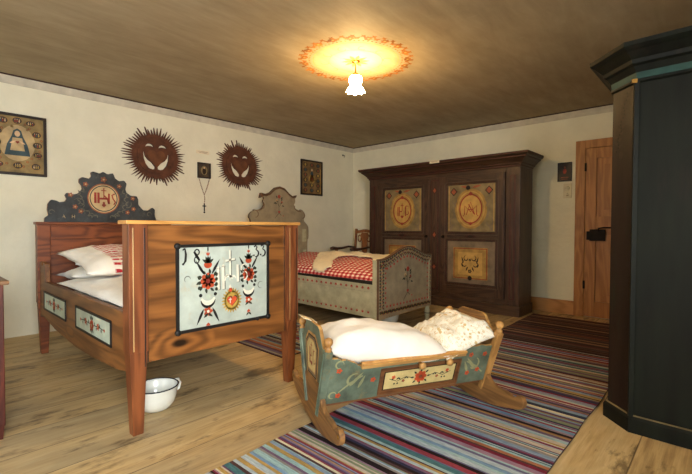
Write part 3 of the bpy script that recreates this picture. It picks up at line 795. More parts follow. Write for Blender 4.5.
def border(y, z, k, tang):
    F.leaf(y, z, tang+.7, .034, .015, 'leafgreen', 2); F.leaf(y, z, tang-.7+PI, .034, .015, 'leafgreen', 2); F.ell(y, z, .008, m='darkred' if k % 2 else 'gold', k=3, n=8)
def at(y):
    for p, q in zip(arch, arch[1:]):
        if p[0] <= y <= q[0]: return p[1]+(q[1]-p[1])*(y-p[0])/(q[0]-p[0]+1e-9)
    return .785
n = 28
for i in range(n):
    y = yl+.02+(yr-yl-.04)*(i+.5)/n
    border(y, at(y)-.03, i, .2); border(y, at(y)-.055, i+1, 2.6); border(y, .225, i, .2); border(y, .25, i+1, 2.6)
for i in range(15):
    z = .29+i*.032
    border(yl+.03, z, i, 1.3); border(yl+.058, z, i+1, -1.3); border(yr-.025, z, i, 1.3)
for i in range(14):
    y = yl+.13+(yr-yl-.21)*i/13
    F.tulip(y, .295, .026, 'tulip', 2)
    F.tulip(y, at(y)-.10, .026, 'tulip', 2, True)
for i in range(8):
    z = .335+i*.05; F.tulip(yl+.105, z, .022, 'tulip', 2)
    F.tulip(yr-.09, z, .02, 'tulip', 2)
F.box(2.635, 2.643, yr-.062, yr-.048, .27, .73, 'bed2_paint')
F.fr((2.635, -2.06, .53), (0, 1, 0), (0, 0, 1)); flowerpot(F, 1.12)
F.build('footboard', bed2, .002)
b = MB(B2)
c_ = [(p[0], p[1]) for p in arch]
b.mesh([(x, y, z+dz) for (y, z) in c_ for (x, dz) in ((2.60, -.002), (2.642, -.002), (2.642, .010), (2.60, .010))],
       [(i*4+k, i*4+(k+1) % 4, i*4+4+(k+1) % 4, i*4+4+k) for i in range(len(c_)-1) for k in range(4)]+[(0, 3, 2, 1), tuple(len(c_)*4-4+k for k in range(4))], 'bed2_edge')
b.build('arched_rim', bed2)
for yy, front in ((yl, 1), (yr-.055, 1)):
    b = MB(B2)
    if yy == yl:
        b.box(2.55, 2.604, yy, yy+.06, .13, .768, 'bed2_paint'); b.box(2.604, 2.634, yy+.002, yy+.05, .13, .17, 'bed2_paint')
    else: b.box(2.56, 2.604, yy, yy+.055, .19, .775, 'bed2_paint')
    b.lathe([(.018, 0), (.024, .03), (.03, .08), (.026, .10), (.034, .115), (.034, .135), (.026, .15), (.03, .19)] if yy != yl else [(.02, 0), (.03, .05), (.034, .13)], (2.598, yy+.03, 0), seg=16, m='bed2_paint')
    b.lathe([(.0285, .098), (.031, .104), (.0285, .112)], (2.598, yy+.03, 0), seg=16, m='black')
    b.build('leg', bed2)
for yy in (-2.54, -1.64):
    b = MB(B2); b.box(.40, .46, yy, yy+.06, 0, .76, 'bed2_paint'); b.build('leg', bed2, .004)
F = MB(B2); O_ = [(.43, .20), (2.57, .175), (2.57, .515), (.43, .535)]
F.slab((0, -2.545, 0), (1, 0, 0), (0, 0, 1), O_, .03, 'bed2_paint'); F.fr((0, -2.545, 0), (1, 0, 0), (0, 0, 1))
for i in range(26):
    x = .56+i*.077
    F.tulip(x, .478, .029, 'tulip', 2, True); F.tulip(x, .232, .027, 'tulip', 2)
F.stroke([(.45, .455), (2.56, .44)], .002, 'greypaint', 2)
F.build('side_rail', bed2, .002)
b = MB(B2); b.slab((0, -1.56, 0), (1, 0, 0), (0, 0, 1), O_, .03, 'bed2_paint'); b.build('side_rail', bed2, .002)
b = MB(B2); b.box(.46, 2.57, -2.51, -1.595, .30, .33, 'cradle_dark'); b.build('bed_base', bed2)
b = MB(B2); b.box(.46, 2.57, -2.535, -2.505, .49, .552, 'black'); b.build('lining_board', bed2)
C2 = [(-2.56, .60), (-2.566, 1.10), (-2.566, 1.196), (-2.594, 1.227), (-2.593, 1.266), (-2.557, 1.306), (-2.519, 1.318), (-2.515, 1.346), (-2.472, 1.333), (-2.406, 1.343), (-2.357, 1.385), (-2.342, 1.425), (-2.37, 1.464), (-2.342, 1.498), (-2.395, 1.562), (-2.318, 1.548), (-2.239, 1.577), (-2.158, 1.648), (-2.075, 1.672), (-1.991, 1.651), (-1.905, 1.581), (-1.839, 1.542), (-1.765, 1.562), (-1.794, 1.51), (-1.783, 1.476), (-1.817, 1.423), (-1.783, 1.372), (-1.704, 1.349), (-1.665, 1.372), (-1.6, 1.317), (-1.585, 1.264), (-1.63, 1.205), (-1.55, 1.14), (-1.52, 1.09), (-1.52, .93), (-1.545, .91), (-1.545, .60)]
F = MB(B2); F.slab((.44, 0, 0), (0, 1, 0), (0, 0, 1), smooth(C2), .035, 'bed2_board', 'bed2_edge'); F.slab((.446, 0, 0), (0, 1, 0), (0, 0, 1), [(-2.42, 1.50), (-2.40, 1.575), (-2.318, 1.56), (-2.239, 1.59), (-2.158, 1.66), (-2.075, 1.684), (-1.991, 1.663), (-1.905, 1.593), (-1.839, 1.554), (-1.76, 1.575), (-1.775, 1.54), (-1.84, 1.522), (-1.905, 1.56), (-1.991, 1.63), (-2.075, 1.65), (-2.158, 1.625), (-2.239, 1.555), (-2.318, 1.525), (-2.36, 1.53)], .045, 'bed2_edge')
F.fr((.44, -2.09, 1.42), (0, 1, 0), (0, 0, 1)); flowerpot(F, 1.05)
F.fr((.44, -1.62, .98), (0, 1, 0), (0, 0, 1)); F.rect(-.03, -.10, .05, .09, 'bed2_paint', 1)
for sgn in (-1, 1):
    F.fr((.44, -2.075, 1.42), (0, 1, 0), (0, 0, 1))
    F.curl(sgn*.42, -.15, .06, PI/2-sgn*.3, -PI/2, .012, 'bed2_edge', 2, .6); F.stroke([(sgn*.27, .0), (sgn*.28, -.05), (sgn*.33, -.08), (sgn*.40, -.09)], .012, 'bed2_edge', 2)
F.build('headboard', bed2, .002)
# duvet, mattress and nightshirt
m = MB(B2); pillow(m, (1.51, -2.05, .425), (1, 0, 0), (0, 1, 0), 1.04, .44, .18, 'linen', 16, 10, 3, .003, pinch=.01)
tag(m.build('mattress'), 'pale mattress under the red gingham duvet of the grey bed', 'mattress', B2)
def dz(x, y):
    v = (y+2.045)/.475; u = (x-1.53)/1.05
    e = max(0, (1-min(1, abs(v))**5)*(1-min(1, abs(u))**10))**.5
    return .545+e*(.168+.06*v)+.018*noise.noise(Vector((x*3, y*3, 2)))*e+.010*noise.noise(Vector((x*9, y*7, 2)))*e
vs = []; fs = []; nx, ny = 60, 30
for i in range(nx+1):
    for j in range(ny+1):
        a = -1+2*j/ny; y = -2.045+.475*math.sin(a*PI/2)*1.0; x = 1.53-1.05+2.1*i/nx
        vs.append((x, y, dz(x, y)))
k0 = len(vs)
for i in range(nx+1):
    for j in range(ny+1):
        x, y, z = vs[i*(ny+1)+j]; vs.append((x, y, .535))
for i in range(nx):
    for j in range(ny):
        a = i*(ny+1)+j; fs.append((a, a+ny+1, a+ny+2, a+1)); fs.append((k0+a, k0+a+1, k0+a+ny+2, k0+a+ny+1))
for i in range(nx):
    for j in (0, ny):
        a = i*(ny+1)+j; fs.append((a, k0+a, k0+a+ny+1, a+ny+1) if j == 0 else (a, a+ny+1, k0+a+ny+1, k0+a))
for j in range(ny):
    for i in (0, nx):
        a = i*(ny+1)+j; fs.append((a, a+1, k0+a+1, k0+a) if i == 0 else (a, k0+a, k0+a+1, a+1))
m = MB(B2); m.mesh(vs, fs, 'gingham', True)
tag(m.build('duvet'), 'red and white gingham duvet puffed up on the grey bed', 'duvet', B2)
# garment: outline in plan, draped over the duvet
def drape(name, outline, mat, label, cat, step=.018, lift=.012, fold=.012, seed=0, thick=.012, off=B2, rfn=None):
    xs = [p[0] for p in outline]; ys = [p[1] for p in outline]
    def inside(x, y):
        c = False; n = len(outline)
        for i in range(n):
            (x1, y1), (x2, y2) = outline[i], outline[i-1]
            if (y1 > y) != (y2 > y) and x < (x2-x1)*(y-y1)/(y2-y1)+x1: c = not c
        return c
    nx = int((max(xs)-min(xs))/step)+1; ny = int((max(ys)-min(ys))/step)+1; keep = {}; vs = []; fs = []
    def vert(i, j):
        if (i, j) not in keep:
            x, y = min(xs)+i*step, min(ys)+j*step
            f = fold*(1+math.sin(noise.noise(Vector((x*5+seed, y*5, 1)))*9+(x*.7+y)*22))*.5+fold*1.4*abs(noise.noise(Vector((x*7, y*7, seed+3))))
            z = (rfn or dz)(x, y)
            keep[(i, j)] = len(vs); vs.append((x, y, z+lift+f))
        return keep[(i, j)]
    for i in range(nx):
        for j in range(ny):
            if inside(min(xs)+(i+.5)*step, min(ys)+(j+.5)*step): fs.append((vert(i, j), vert(i+1, j), vert(i+1, j+1), vert(i, j+1)))
    m = MB(off); m.mesh(vs, fs, mat, True); o = m.build(name)
    md = o.modifiers.new('th', 'SOLIDIFY'); md.thickness = thick; md.offset = 0
    md = o.modifiers.new('sm', 'SMOOTH'); md.iterations = 3; md.factor = .6
    tag(o, label, cat, off); return o
drape('nightshirt', [(1.60, -2.512), (1.80, -2.518), (1.86, -2.44), (1.66, -2.22), (1.60, -2.05), (1.74, -1.93), (1.95, -1.98), (2.06, -1.96), (2.16, -2.10), (2.30, -2.22), (2.52, -2.30), (2.56, -2.05), (2.50, -1.85), (2.30, -1.75), (2.1, -1.66), (1.85, -1.62), (1.5, -1.60), (1.25, -1.62), (1.08, -1.72), (1.10, -1.90), (1.25, -2.1), (1.45, -2.33)],
      'linen_cream', 'cream nightshirt with lace laid across the gingham duvet', 'nightshirt', fold=.016)

# ------------------------------------------------------------------ brown painted cabinet (two doors)
WC = (2.11, -.34, 0)
wd = thing('wardrobe', 'wide dark brown two-door wardrobe with painted ochre panels against the back wall', 'wardrobe', WC)
X0, X1, Y0, Y1 = .92, 3.30, -.637, -.20
b = MB(WC); b.box(X0, X1, Y0+.02, Y1, .13, 1.86, 'wd_body')
for xa, xb in ((X0, X0+.17), (X1-.17, X1)):
    b.box(xa, xb, Y0, Y0+.02, .13, 1.86, 'wd_body')
    b.box(xa+.045, xb-.045, Y0-.012, Y0, .20, 1.76, 'wd_red')
    b.box(xa+.07, xb-.07, Y0-.02, Y0-.012, .22, 1.74, 'wd_body')
b.box(X0+.17, X1-.17, Y0, Y0+.02, .13, .20, 'wd_body_x'); b.box(X0+.17, X1-.17, Y0, Y0+.02, 1.80, 1.86, 'wd_body_x')
b.build('body', wd, .004)
b = MB(WC); foot = [(X0, Y0), (X1, Y0), (X1, Y1), (X0, Y1)]
b.box(X0-.02, X1+.02, Y0-.025, Y1, 0, .13, 'wd_body_x'); b.build('plinth', wd, .006)
b = MB(WC)
pf = [(0, 1.85), (.012, 1.86), (.012, 1.875), (.03, 1.89), (.03, 1.90), (.045, 1.915), (.075, 1.945), (.10, 1.96), (.10, 1.972), (.125, 1.985), (.135, 2.0), (.135, 2.02)]
loft(b, [(X0, Y0), (X1, Y0), (X1, Y1-.02-.135+.135), (X0, Y1-.02)], [(o*.98, z) for o, z in pf], 'wd_body_x', mats=['wd_body_x', 'wd_red', 'wd_body_x', 'wd_red', 'wd_body_x', 'wd_body_x', 'wd_body_x', 'wd_red', 'wd_body_x', 'wd_body_x', 'wd_red'])
for v_ in b.v: v_.y = min(v_.y, Y1-WC[1])
b.build('cornice', wd)
b = MB(WC); b.box(2.055, 2.215, Y0-.02, Y0, .20, 1.80, 'wd_body'); b.box(2.075, 2.195, Y0-.03, Y0-.02, .23, 1.77, 'wd_red'); b.box(2.09, 2.18, Y0-.036, Y0-.03, .25, 1.75, 'wd_body')
b.fr((2.135, Y0-.036, 0), (1, 0, 0), (0, 0, 1))
for z in (.55, 1.0, 1.62): b.diamond(0, z, .04, .055, 'wd_red', 1); b.diamond(0, z, .025, .035, 'orange', 2)
b.build('centre_stile', wd, .003)
def scroll(F, u, v, s, flip=1):
    F.curl(u, v, .05*s, 1.2, 1.2+flip*4.6, .016*s, 'greybrown', 2, .4); F.leaf(u, v-.02*s, -PI/2-flip*.5, .08*s, .022*s, 'greybrown', 2); F.leaf(u+flip*.02*s, v+.03*s, PI/2+.2*flip, .10*s, .02*s, 'greybrown', 2)
def wdoor(xa, xb, ihs, hinge_left):
    D = MB(WC); yd = Y0-.022
    cx = (xa+xb)/2; pl, pr = cx-.345, cx+.345
    # frame of the door: stiles and rails
    for p, q in ((xa, pl), (pr, xb)): D.box(p, q, yd, Y0, .20, 1.80, 'wd_body')
    for p, q in ((.20, .345), (.93, 1.035), (1.685, 1.80)): D.box(pl, pr, yd, Y0, p, q, 'wd_body_x')
    pass
    D.box(pl, pr, Y0-.012, Y0, .345, .93, 'wd_body'); D.box(pl, pr, Y0-.012, Y0, 1.035, 1.685, 'wd_body')
    for (za, zb) in ((.345, .93), (1.035, 1.685)):
        for g, t_, mm in ((0, .012, 'wd_red'), (.024, .008, 'greybrown')):
            D.box(pl-.004-g, pr+.004+g, yd-.008, yd-.0005, zb+g, zb+g+t_, mm); D.box(pl-.004-g, pr+.004+g, yd-.008, yd-.0005, za-g-t_, za-g, mm)
            D.box(pl-.004-g-t_, pl-.004-g, yd-.008, yd-.0005, za-g-t_, zb+g+t_, mm); D.box(pr+.004+g, pr+.004+g+t_, yd-.008, yd-.0005, za-g-t_, zb+g+t_, mm)
    for xx in (xa+.012, xb-.030): D.box(xx, xx+.018, yd-.008, yd, .24, 1.76, 'wd_body')
    D.fr((cx, yd, .983), (1, 0, 0), (0, 0, 1)); D.diamond(0, 0, .085, .04, 'wd_red', 1); D.diamond(0, 0, .05, .024, 'groove', 2)
    D.fr((cx, yd, 0), (1, 0, 0), (0, 0, 1))
    dr = D.build('door', wd, .003)
    G = MB(WC); G.box(pl+.012, pr-.012, Y0-.020, Y0-.012, 1.047, 1.673, 'olive')
    G.fr((cx, Y0-.020, 1.36), (1, 0, 0), (0, 0, 1))
    for s_ in (-.318, .31): G.rect(s_, -.30, s_+.008, .30, 'ochre_light', 1)
    G.ell(0, -.01, .225, .265, m='ochre', k=1, n=40); G.ell(0, -.01, .195, .235, m='ochre_light', k=2, n=40); G.ell(0, -.01, .18, .22, m='ochre', k=3, n=40)
    pts = [(.155*math.cos(t), -.01+.19*math.sin(t)) for t in [2*PI*i/36 for i in range(37)]]
    G.ell(0, -.01, .162, .198, m='darkred', k=4, n=36); G.ell(0, -.01, .146, .18, m='ochre_light', k=5, n=36)
    G.diamond(0, .19, .03, .03, 'darkred', 5); G.diamond(0, -.205, .03, .025, 'darkred', 5)
    for u in (-.245, .25): G.diamond(u, .225, .055, .058, 'groove', 3); G.diamond(u, .225, .040, .043, 'orange', 4)
    G.leaf(.02, .27, .2, .13, .03, 'orange', 2); G.leaf(-.02, .27, PI-.2, .13, .03, 'orange', 2)
    for sg in (-1, 1):
        scroll(G, sg*.245, .10, 1, sg); scroll(G, sg*.25, -.19, 1.3, -sg); G.leaf(sg*.26, -.05, PI/2, .1, .016, 'greybrown', 2)
        G.curl(sg*.13, -.28, .03, 0, 4, .01, 'greybrown', 2)
    if ihs:
        for u in (-.085, -.06): G.rect(u, -.09, u+.017, .05, 'darkred', 6)
        G.rect(-.06, -.03, 0, -.015, 'darkred', 6); G.stroke([(0, .10), (0, -.01)], .012, 'darkred', 6); G.stroke([(-.025, .07), (.025, .07)], .010, 'darkred', 6)
        for u in (.055, ): G.rect(u, -.09, u+.017, .05, 'darkred', 6)
        G.curl(.085, .03, .03, .5, 4, .012, 'darkred', 6); G.curl(.085, -.04, .03, 1.2, -2.4, .012, 'darkred', 6); G.heart(0, -.10, .028, 'darkred', 6)
    else:
        for a in (((-.085, -.09), (-.085, .03), (0, -.05), (.085, .03), (.085, -.09)), ((-.06, -.09), (0, .08), (.06, -.09)), ((-.035, -.02), (.035, -.02)), ((-.03, .05), (.05, -.08))): G.stroke(a, .012, 'darkred', 6)
        G.ell(-.10, -.10, .01, m='orange', k=6, n=8); G.ell(.10, -.10, .01, m='orange', k=6, n=8)
    G.build('upper_panel', dr, .002)
    G = MB(WC); G.box(pl+.012, pr-.012, Y0-.018, Y0-.012, .357, .918, 'greybrown'); G.box(cx-.245, cx+.245, Y0-.026, Y0-.018, .414, .838, 'ochre')
    G.fr((cx, Y0-.026, .622), (1, 0, 0), (0, 0, 1)); G.rect(-.235, -.20, .235, .205, 'darkred', 1); G.rect(-.225, -.19, .225, .195, 'ochre', 2); G.rect(-.17, -.15, .17, .15, 'ochre_light', 3)
    for sg in (-1, 1):
        G.curl(sg*.05, .07, .04, PI/2-sg*.3, PI/2-sg*5, .014, 'groove', 4, .5); G.curl(sg*.07, -.01, .05, PI/2, PI/2-sg*4.4, .014, 'groove', 4, .4)
        G.leaf(sg*.09, .0, PI/2-sg*.3, .10, .02, 'groove', 4); G.leaf(sg*.03, -.04, -PI/2+sg*.4, .07, .018, 'groove', 4); G.leaf(sg*.1, -.05, 2.0 if sg < 0 else 1.1, .06, .015, 'groove', 4)
    G.flower(0, -.10, .028, 'groove', 'ochre', 4, 5); G.flower(0, .05, .02, 'groove', 'ochre', 4, 5)
    G.build('lower_panel', dr, .002)
    for z in (1.63, .43):
        k = MB(WC); k.lathe([(.018, 0), (.026, .006), (.03, .012), (.02, .022), (.003, .026)], (cx-.035 if z > 1 else cx, Y0-.021, z), (0, -1, 0), 16, 'groove'); k.build('rosette_boss', dr)
    k = MB(WC); xk = xb-.05 if hinge_left else xa+.05
    k.lathe([(.016, 0), (.02, .004), (.008, .01), (.008, .016), (.018, .03), (.014, .038), (.003, .042)], (xk, yd, .975), (0, -1, 0), 14, 'iron'); k.build('knob', dr)
wdoor(1.10, 2.05, True, True); wdoor(2.22, 3.12, False, False)
def label_card(name, label, O, U, V, w, h, col='paper'):
    F = MB(O); O, U, V = Vector(O), Vector(U).normalized(), Vector(V).normalized()
    F.slab(O, U, V, [(-w/2, -h/2), (w/2, -h/2), (w/2, h/2), (-w/2, h/2)], .003, col)
    F.fr(O, U, V)
    for i, q in enumerate((.78, .6)):
        v = h*(.15-.3*i); F.rect(-w*q/2, v-h*.05, w*q/2, v+h*.05, 'paper_ink', 1)
    o = F.build(name); tag(o, label, 'label', O); return o
label_card('label_card', 'small white label card on the cornice of the brown wardrobe', (2.185, -.773, 2.008), (1, 0, 0), (0, 0, 1), .15, .042)

# ------------------------------------------------------------------ dark green corner wardrobe
GC = (5.5, -2.8, 0)
gw = thing('wardrobe', 'dark green wardrobe with chamfered corner at the right edge of the photo', 'wardrobe', GC)
foot = [(4.675, -2.985), (4.807, -3.117), (6.25, -3.117), (6.25, -2.40), (4.675, -2.40)]
b = MB(GC)
f0 = offpoly(foot, 0)
loft(b, foot, [(0, .085), (0, 1.90)], 'green_dark')
P = Vector
# chamfer face in marbled brown with a hanging garland
A, Bp = Vector((4.675, -2.985, 0)), Vector((4.807, -3.117, 0)); Uc = (Bp-A).normalized()
b.fr(A, Uc, (0, 0, 1)); wch = (Bp-A).length
if (b.N.dot(Vector((-1, -1, 0)))) < 0: b.N = -b.N
b.rect(.004, .09, wch-.004, 1.895, 'chamfer_brown', 1)
for i in range(18):
    z = 1.84-.018*i; u = wch*.62-.0045*i+.008*math.sin(i*1.3)
    b.leaf(u, z, PI/2+(1.1 if i % 2 else -1.1), .035, .018, 'groove', 3); b.ell(u, z, .006, m='green_dark', k=4, n=8)
b.ell(wch*.4, 1.51, .018, .02, m='groove', k=3)
b.build('body', gw)
b = MB(GC)
for (p, q) in ((Bp, None),):
    b.beam((p.x-.003, p.y-.006, .085), (p.x-.003, p.y-.006, 1.89), .011, .011, (1, .4, 0), 'green_dark')
    for z0, z1 in ((.2, .42), (.46, .6), (.66, .78), (.9, 1.0), (1.2, 1.26), (1.45, 1.47)):
        b.beam((p.x-.006, p.y-.0165, z0), (p.x-.006, p.y-.0165, z1), .003, .002, (1, .4, 0), 'gold')
b.build('corner_bead', gw)
b = MB(GC); loft(b, foot, [(.022, 0), (.022, .075), (.012, .088), (0, .092)], 'green_dark', mats=['green_dark', 'green_dark', 'olive']); b.build('plinth', gw)
b = MB(GC)
loft(b, foot, [(0, 1.87), (.012, 1.878), (.012, 1.888), (.008, 1.892), (.012, 1.925), (.03, 1.955), (.045, 1.965), (.05, 1.985), (.085, 2.02), (.10, 2.03), (.112, 2.04), (.112, 2.062)], 'green_dark',
     mats=['green_dark', 'green_dark', 'green_dark', 'green_teal', 'green_dark', 'green_dark', 'green_dark', 'green_dark', 'green_dark', 'green_dark', 'green_dark'])
for v_ in b.v: v_.x = min(v_.x, 6.29-GC[0])
b.beam((4.797, -3.14, 1.868), (4.797, -3.14, 1.888), .012, .006, (1, .4, 0), 'brass')
b.build('cornice', gw)
b = MB(GC); b.box(5.075, 6.12, -3.127, -3.117, .16, 1.82, 'green_dark'); b.box(5.2, 6.0, -3.137, -3.127, .95, 1.7, 'green_dark'); b.box(5.2, 6.0, -3.137, -3.127, .28, .85, 'green_dark')
dr = b.build('door', gw, .005)
b = MB(GC); b.lathe([(.012, 0), (.016, .004), (.007, .012), (.016, .03), (.003, .036)], (5.13, -3.127, 1.0), (0, -1, 0), 12, 'brass'); b.build('knob', dr)

# ------------------------------------------------------------------ cradle
cr = thing('cradle', 'painted blue rocking cradle with flowered side panel standing on the rag rug', 'cradle', (3.73, -3.754, .011), 1.113)
def endboard(l, sg, near):
    # outline in (s, z); local X = l, local Y = -s
    half = [(.0, .20), (.13, .20), (.232, .445), (.20, .455), (.17, .475), (.125, .545), (.10, .56), (0, .56)]
    out = [(-a, z) for a, z in half[::-1][:-1]]+half[1:] if False else None
    out = [(-s_, z) for s_, z in reversed(half[1:-1])] + [(s_, z) for s_, z in half[1:-1]]
    out = [(-.155, .262), (.155, .262), (.236, .45), (.205, .455), (.175, .475), (.125, .548), (.10, .56), (-.10, .56), (-.125, .548), (-.175, .475), (-.205, .455), (-.236, .45)]
    F = MB()
    xo = l+sg*.011; Ux = (0, -1, 0)
    mat = 'cradle_blue' if near else 'cradle_wood_y'
    if sg < 0: F.slab((xo, 0, 0), (0, -1, 0), (0, 0, 1), out, .022, mat, 'cradle_wood_x')
    else: F.slab((xo, 0, 0), (0, 1, 0), (0, 0, 1), out, .022, mat, 'cradle_wood_x')
    if not near:
        F.fr((l-.011, 0, 0), (0, -1, 0), (0, 0, 1))
        F.poly([(-.045, .50), (-.035, .488), (-.015, .492), (0, .486), (.015, .492), (.035, .488), (.045, .50), (.03, .515), (.012, .508), (0, .514), (-.012, .508), (-.03, .515)], 'groove', 2)
    eb = F.build('end_board', cr, .002)
    if near:
        G = MB(); G.fr((xo, 0, 0), (0, -1, 0), (0, 0, 1))
        if G.N.x > 0: G.N = -G.N
        pts = [(-.085, .265), (.085, .265), (.115, .44), (.06, .49), (-.06, .49), (-.115, .44)]
        def scl(k): return [(a*k, .385+(z-.385)*k) for a, z in pts]
        G.poly(scl(1.14), 'cradle_wood_x', 2); G.poly(scl(1.0), 'groove', 3); G.poly(scl(.93), 'greybrown', 4); G.poly(scl(.8), 'cradle_wood_x', 5); G.poly(scl(.74), 'cream_panel', 6)
        for u in (-.04, -.025): G.rect(u, .33, u+.008, .42, 'darkred', 7)
        G.stroke([(0, .45), (0, .37)], .006, 'darkred', 7); G.stroke([(-.015, .435), (.015, .435)], .005, 'darkred', 7)
        G.rect(.028, .33, .036, .42, 'darkred', 7); G.rect(-.02, .37, .0, .378, 'darkred', 7); G.heart(0, .335, .016, 'darkred', 7)
        G.curl(.055, .40, .015, 1, 4, .006, 'darkred', 7); G.curl(.055, .36, .015, 1, -2, .006, 'darkred', 7)
        for a in (-.19, .16): G.leaf(a, .42, 1.2, .05, .012, 'greybrown', 2); G.leaf(a*.8, .27, 1.8, .05, .012, 'greybrown', 2)
        G.build('painted_panel', eb)
    for s_ in (-1, 1):
        b = MB(); pm = 'cradle_blue' if near else 'cradle_wood'
        p0 = (l, -s_*.098, .085); p1 = (l, -s_*.247, .468)
        b.beam(p0, p1, .021, .019, (1, 0, 0), pm, .9)
        d = (Vector(p1)-Vector(p0)).normalized()
        b.lathe([(.020, 0), (.015, .004), (.019, .010), (.018, .015), (.010, .020), (.014, .026), (.0215, .036), (.024, .046), (.0215, .057), (.013, .066), (.003, .069)], p1, (0, d.y*.3, 1), 16, 'cradle_wood')
        if near:
            b.beam((l-.0215, p0[1]-s_*0, p0[2]), (l-.0215, p1[1], p1[2]-.01), .002, .004, (1, 0, 0), 'cradle_edge')
        b.build('corner_post', cr, .003)
    # rocker
    half = [(0, .262), (.132, .262), (.142, .225), (.162, .18), (.20, .148), (.25, .138), (.30, .142), (.335, .138), (.365, .126), (.39, .134), (.405, .152), (.43, .158), (.452, .145), (.458, .12), (.448, .095), (.425, .078), (.38, .064), (.30, .042), (.2, .018), (.1, .004), (0, .001)]
    half = smooth(half)
    out = [(s_, z) for s_, z in half]+[(-s_, z) for s_, z in reversed(half[1:-1])]
    F = MB(); xo = l+sg*.028
    if sg < 0: F.slab((l-.014, 0, 0), (0, -1, 0), (0, 0, 1), out, .028, 'cradle_wood_y')
    else: F.slab((l+.014, 0, 0), (0, 1, 0), (0, 0, 1), out, .028, 'cradle_wood_y')
    for s_ in (-1, 1): F.lathe([(.012, 0), (.009, .004)], (l+sg*.014, -s_*.43, .122), (sg, 0, 0), 10, 'brass')
    F.build('rocker', cr, .004)
endboard(-.535, -1, True); endboard(.535, 1, False)
def side(sg):
    s0, z0, s1, z1 = .137, .15, .222, .40
    Vv = Vector((0, -sg*(s1-s0), z1-z0)); L = Vv.length; Vv.normalize()
    T = lambda z: (z-z0)/(z1-z0)*L
    top = [(-.512, .415), (-.47, .413), (-.45, .398), (-.425, .402), (-.395, .385), (-.37, .375), (-.345, .355), (.31, .362), (.34, .38), (.37, .392), (.40, .388), (.43, .395), (.47, .385), (.512, .385)]
    out = [(-.512, T(.15)), (.512, T(.15))]+[(a, T(z)) for a, z in top[::-1]]
    F = MB(); O = Vector((0, -sg*s0, z0))
    Ux = Vector((1, 0, 0)) if sg > 0 else Vector((-1, 0, 0))
    oo = out if sg > 0 else [(-a, t) for a, t in out]
    F.slab(O, Ux, Vv, oo, .02, 'cradle_blue', 'cradle_wood_x')
    F.fr(O, Ux, Vv)
    def curlset(u, v, f):
        F.curl(u, v, .05, 1.2, 1.2+f*3.4, .014, 'vine', 2, .4); F.stroke([(u-f*.08, v-.06), (u-f*.02, v-.01), (u+f*.05, v+.03)], .012, 'vine', 2, True)
        F.leaf(u-f*.02, v-.03, 1.57-f*.7, .11, .02, 'vine', 2); F.leaf(u+f*.03, v-.05, 1.57-f*.4, .09, .018, 'vine', 2)
    curlset(-.37, T(.27), 1); curlset(.40, T(.27), -1)
    for u, z in ((-.46, .345), (-.255, .265), (-.45, .195), (.44, .235), (.37, .34), (.47, .335), (.37, .22)): F.flower(u, T(z), .017, 'red', 'rust', 3, 5)
    F.curl(-.46, T(.38), .022, 0, 5, .010, 'vine', 2); F.curl(-.48, T(.2), .02, 0, 5, .010, 'vine', 2)
    sb = F.build('side_board', cr, .002)
    # cap moulding
    F = MB(); N = Ux.cross(Vv); a = O+Vv*(T(.352)+.012)+N*.006
    F.beam(a+Vector((-.34, 0, 0)), a+Vector((.32, 0, 0)), .016, .012, Vv, 'cradle_wood_x'); F.beam(a+Vector((-.34, 0, 0))+Vv*.012+N*.004, a+Vector((.32, 0, 0))+Vv*.012+N*.004, .006, .014, Vv, 'edge_wood')
    F.build('cap_moulding', sb, .003)
    F = MB(); F.fr(O, Ux, Vv); k = 1 if sg > 0 else -1
    cu = .045*k
    F.rect(cu-.26, T(.165), cu+.26, T(.318), 'cradle_dark', 1); F.rect(cu-.235, T(.185), cu+.235, T(.300), 'groove', 2); F.rect(cu-.228, T(.190), cu+.228, T(.295), 'cream_panel', 3)
    for (p, q) in (((cu-.26, T(.165)), (cu+.26, T(.165))), ((cu-.26, T(.318)), (cu+.26, T(.318)))):
        A_ = O+Ux*p[0]+Vv*p[1]; B_ = O+Ux*q[0]+Vv*q[1]; F.beam(A_+N*.002, B_+N*.002, .006, .006, Vv, 'cradle_dark')
    for x in (cu-.255, cu+.255): A_ = O+Ux*x+Vv*T(.165); B_ = O+Ux*x+Vv*T(.318); F.beam(A_+N*.002, B_+N*.002, .006, .006, Ux, 'cradle_dark')
    vc = T(.2425)
    F.flower(cu, vc, .040, 'red', 'rust', 4, 7)
    for a_ in range(8): F.leaf(cu+.042*math.cos(a_*PI/4), vc+.032*math.sin(a_*PI/4), a_*PI/4, .024, .012, 'leafgreen', 4)
    for g in (-1, 1):
        F.stroke([(cu+g*.05, vc), (cu+g*.10, vc+.012), (cu+g*.15, vc-.010), (cu+g*.20, vc+.012)], .004, 'leafgreen', 4)
        F.flower(cu+g*.175, vc+.020, .013, 'red', 'rust', 5, 5); F.flower(cu+g*.11, vc-.012, .011, 'rust', 'red', 5, 5)
        for q in (.08, .105, .13, .155, .185): F.leaf(cu+g*q, vc, 1.57+(.8 if int(q*1000) % 2 else -.8)*g, .022, .009, 'leafgreen', 4)
        for q in (.145, .165): F.ell(cu+g*q, vc-.025, .006, m='leafgreen', k=4, n=8)
    F.build('flower_panel', sb)
    for lx in (.02, .20):
        F = MB(); c0 = O+Ux*(lx*k)+Vv*(T(.335))+N*.004
        F.lathe([(.010, 0), (.009, .012), (.014, .018), (.021, .026), (.022, .034), (.017, .043), (.004, .048)], c0, N, 14, 'cradle_wood'); F.build('knob', sb)
side(1); side(-1)
b = MB(); b.box(-.512, .512, -.13, .13, .155, .172, 'cradle_dark'); b.box(-.50, .50, -.11, .11, .128, .155, 'cradle_dark'); b.build('bottom_board', cr)
CO = (3.73, -3.754, .011)
def crobj(mb, name, label, cat):
    o = mb.build(name); o.rotation_euler = (0, 0, 1.113); tag(o, label, cat, CO); return o
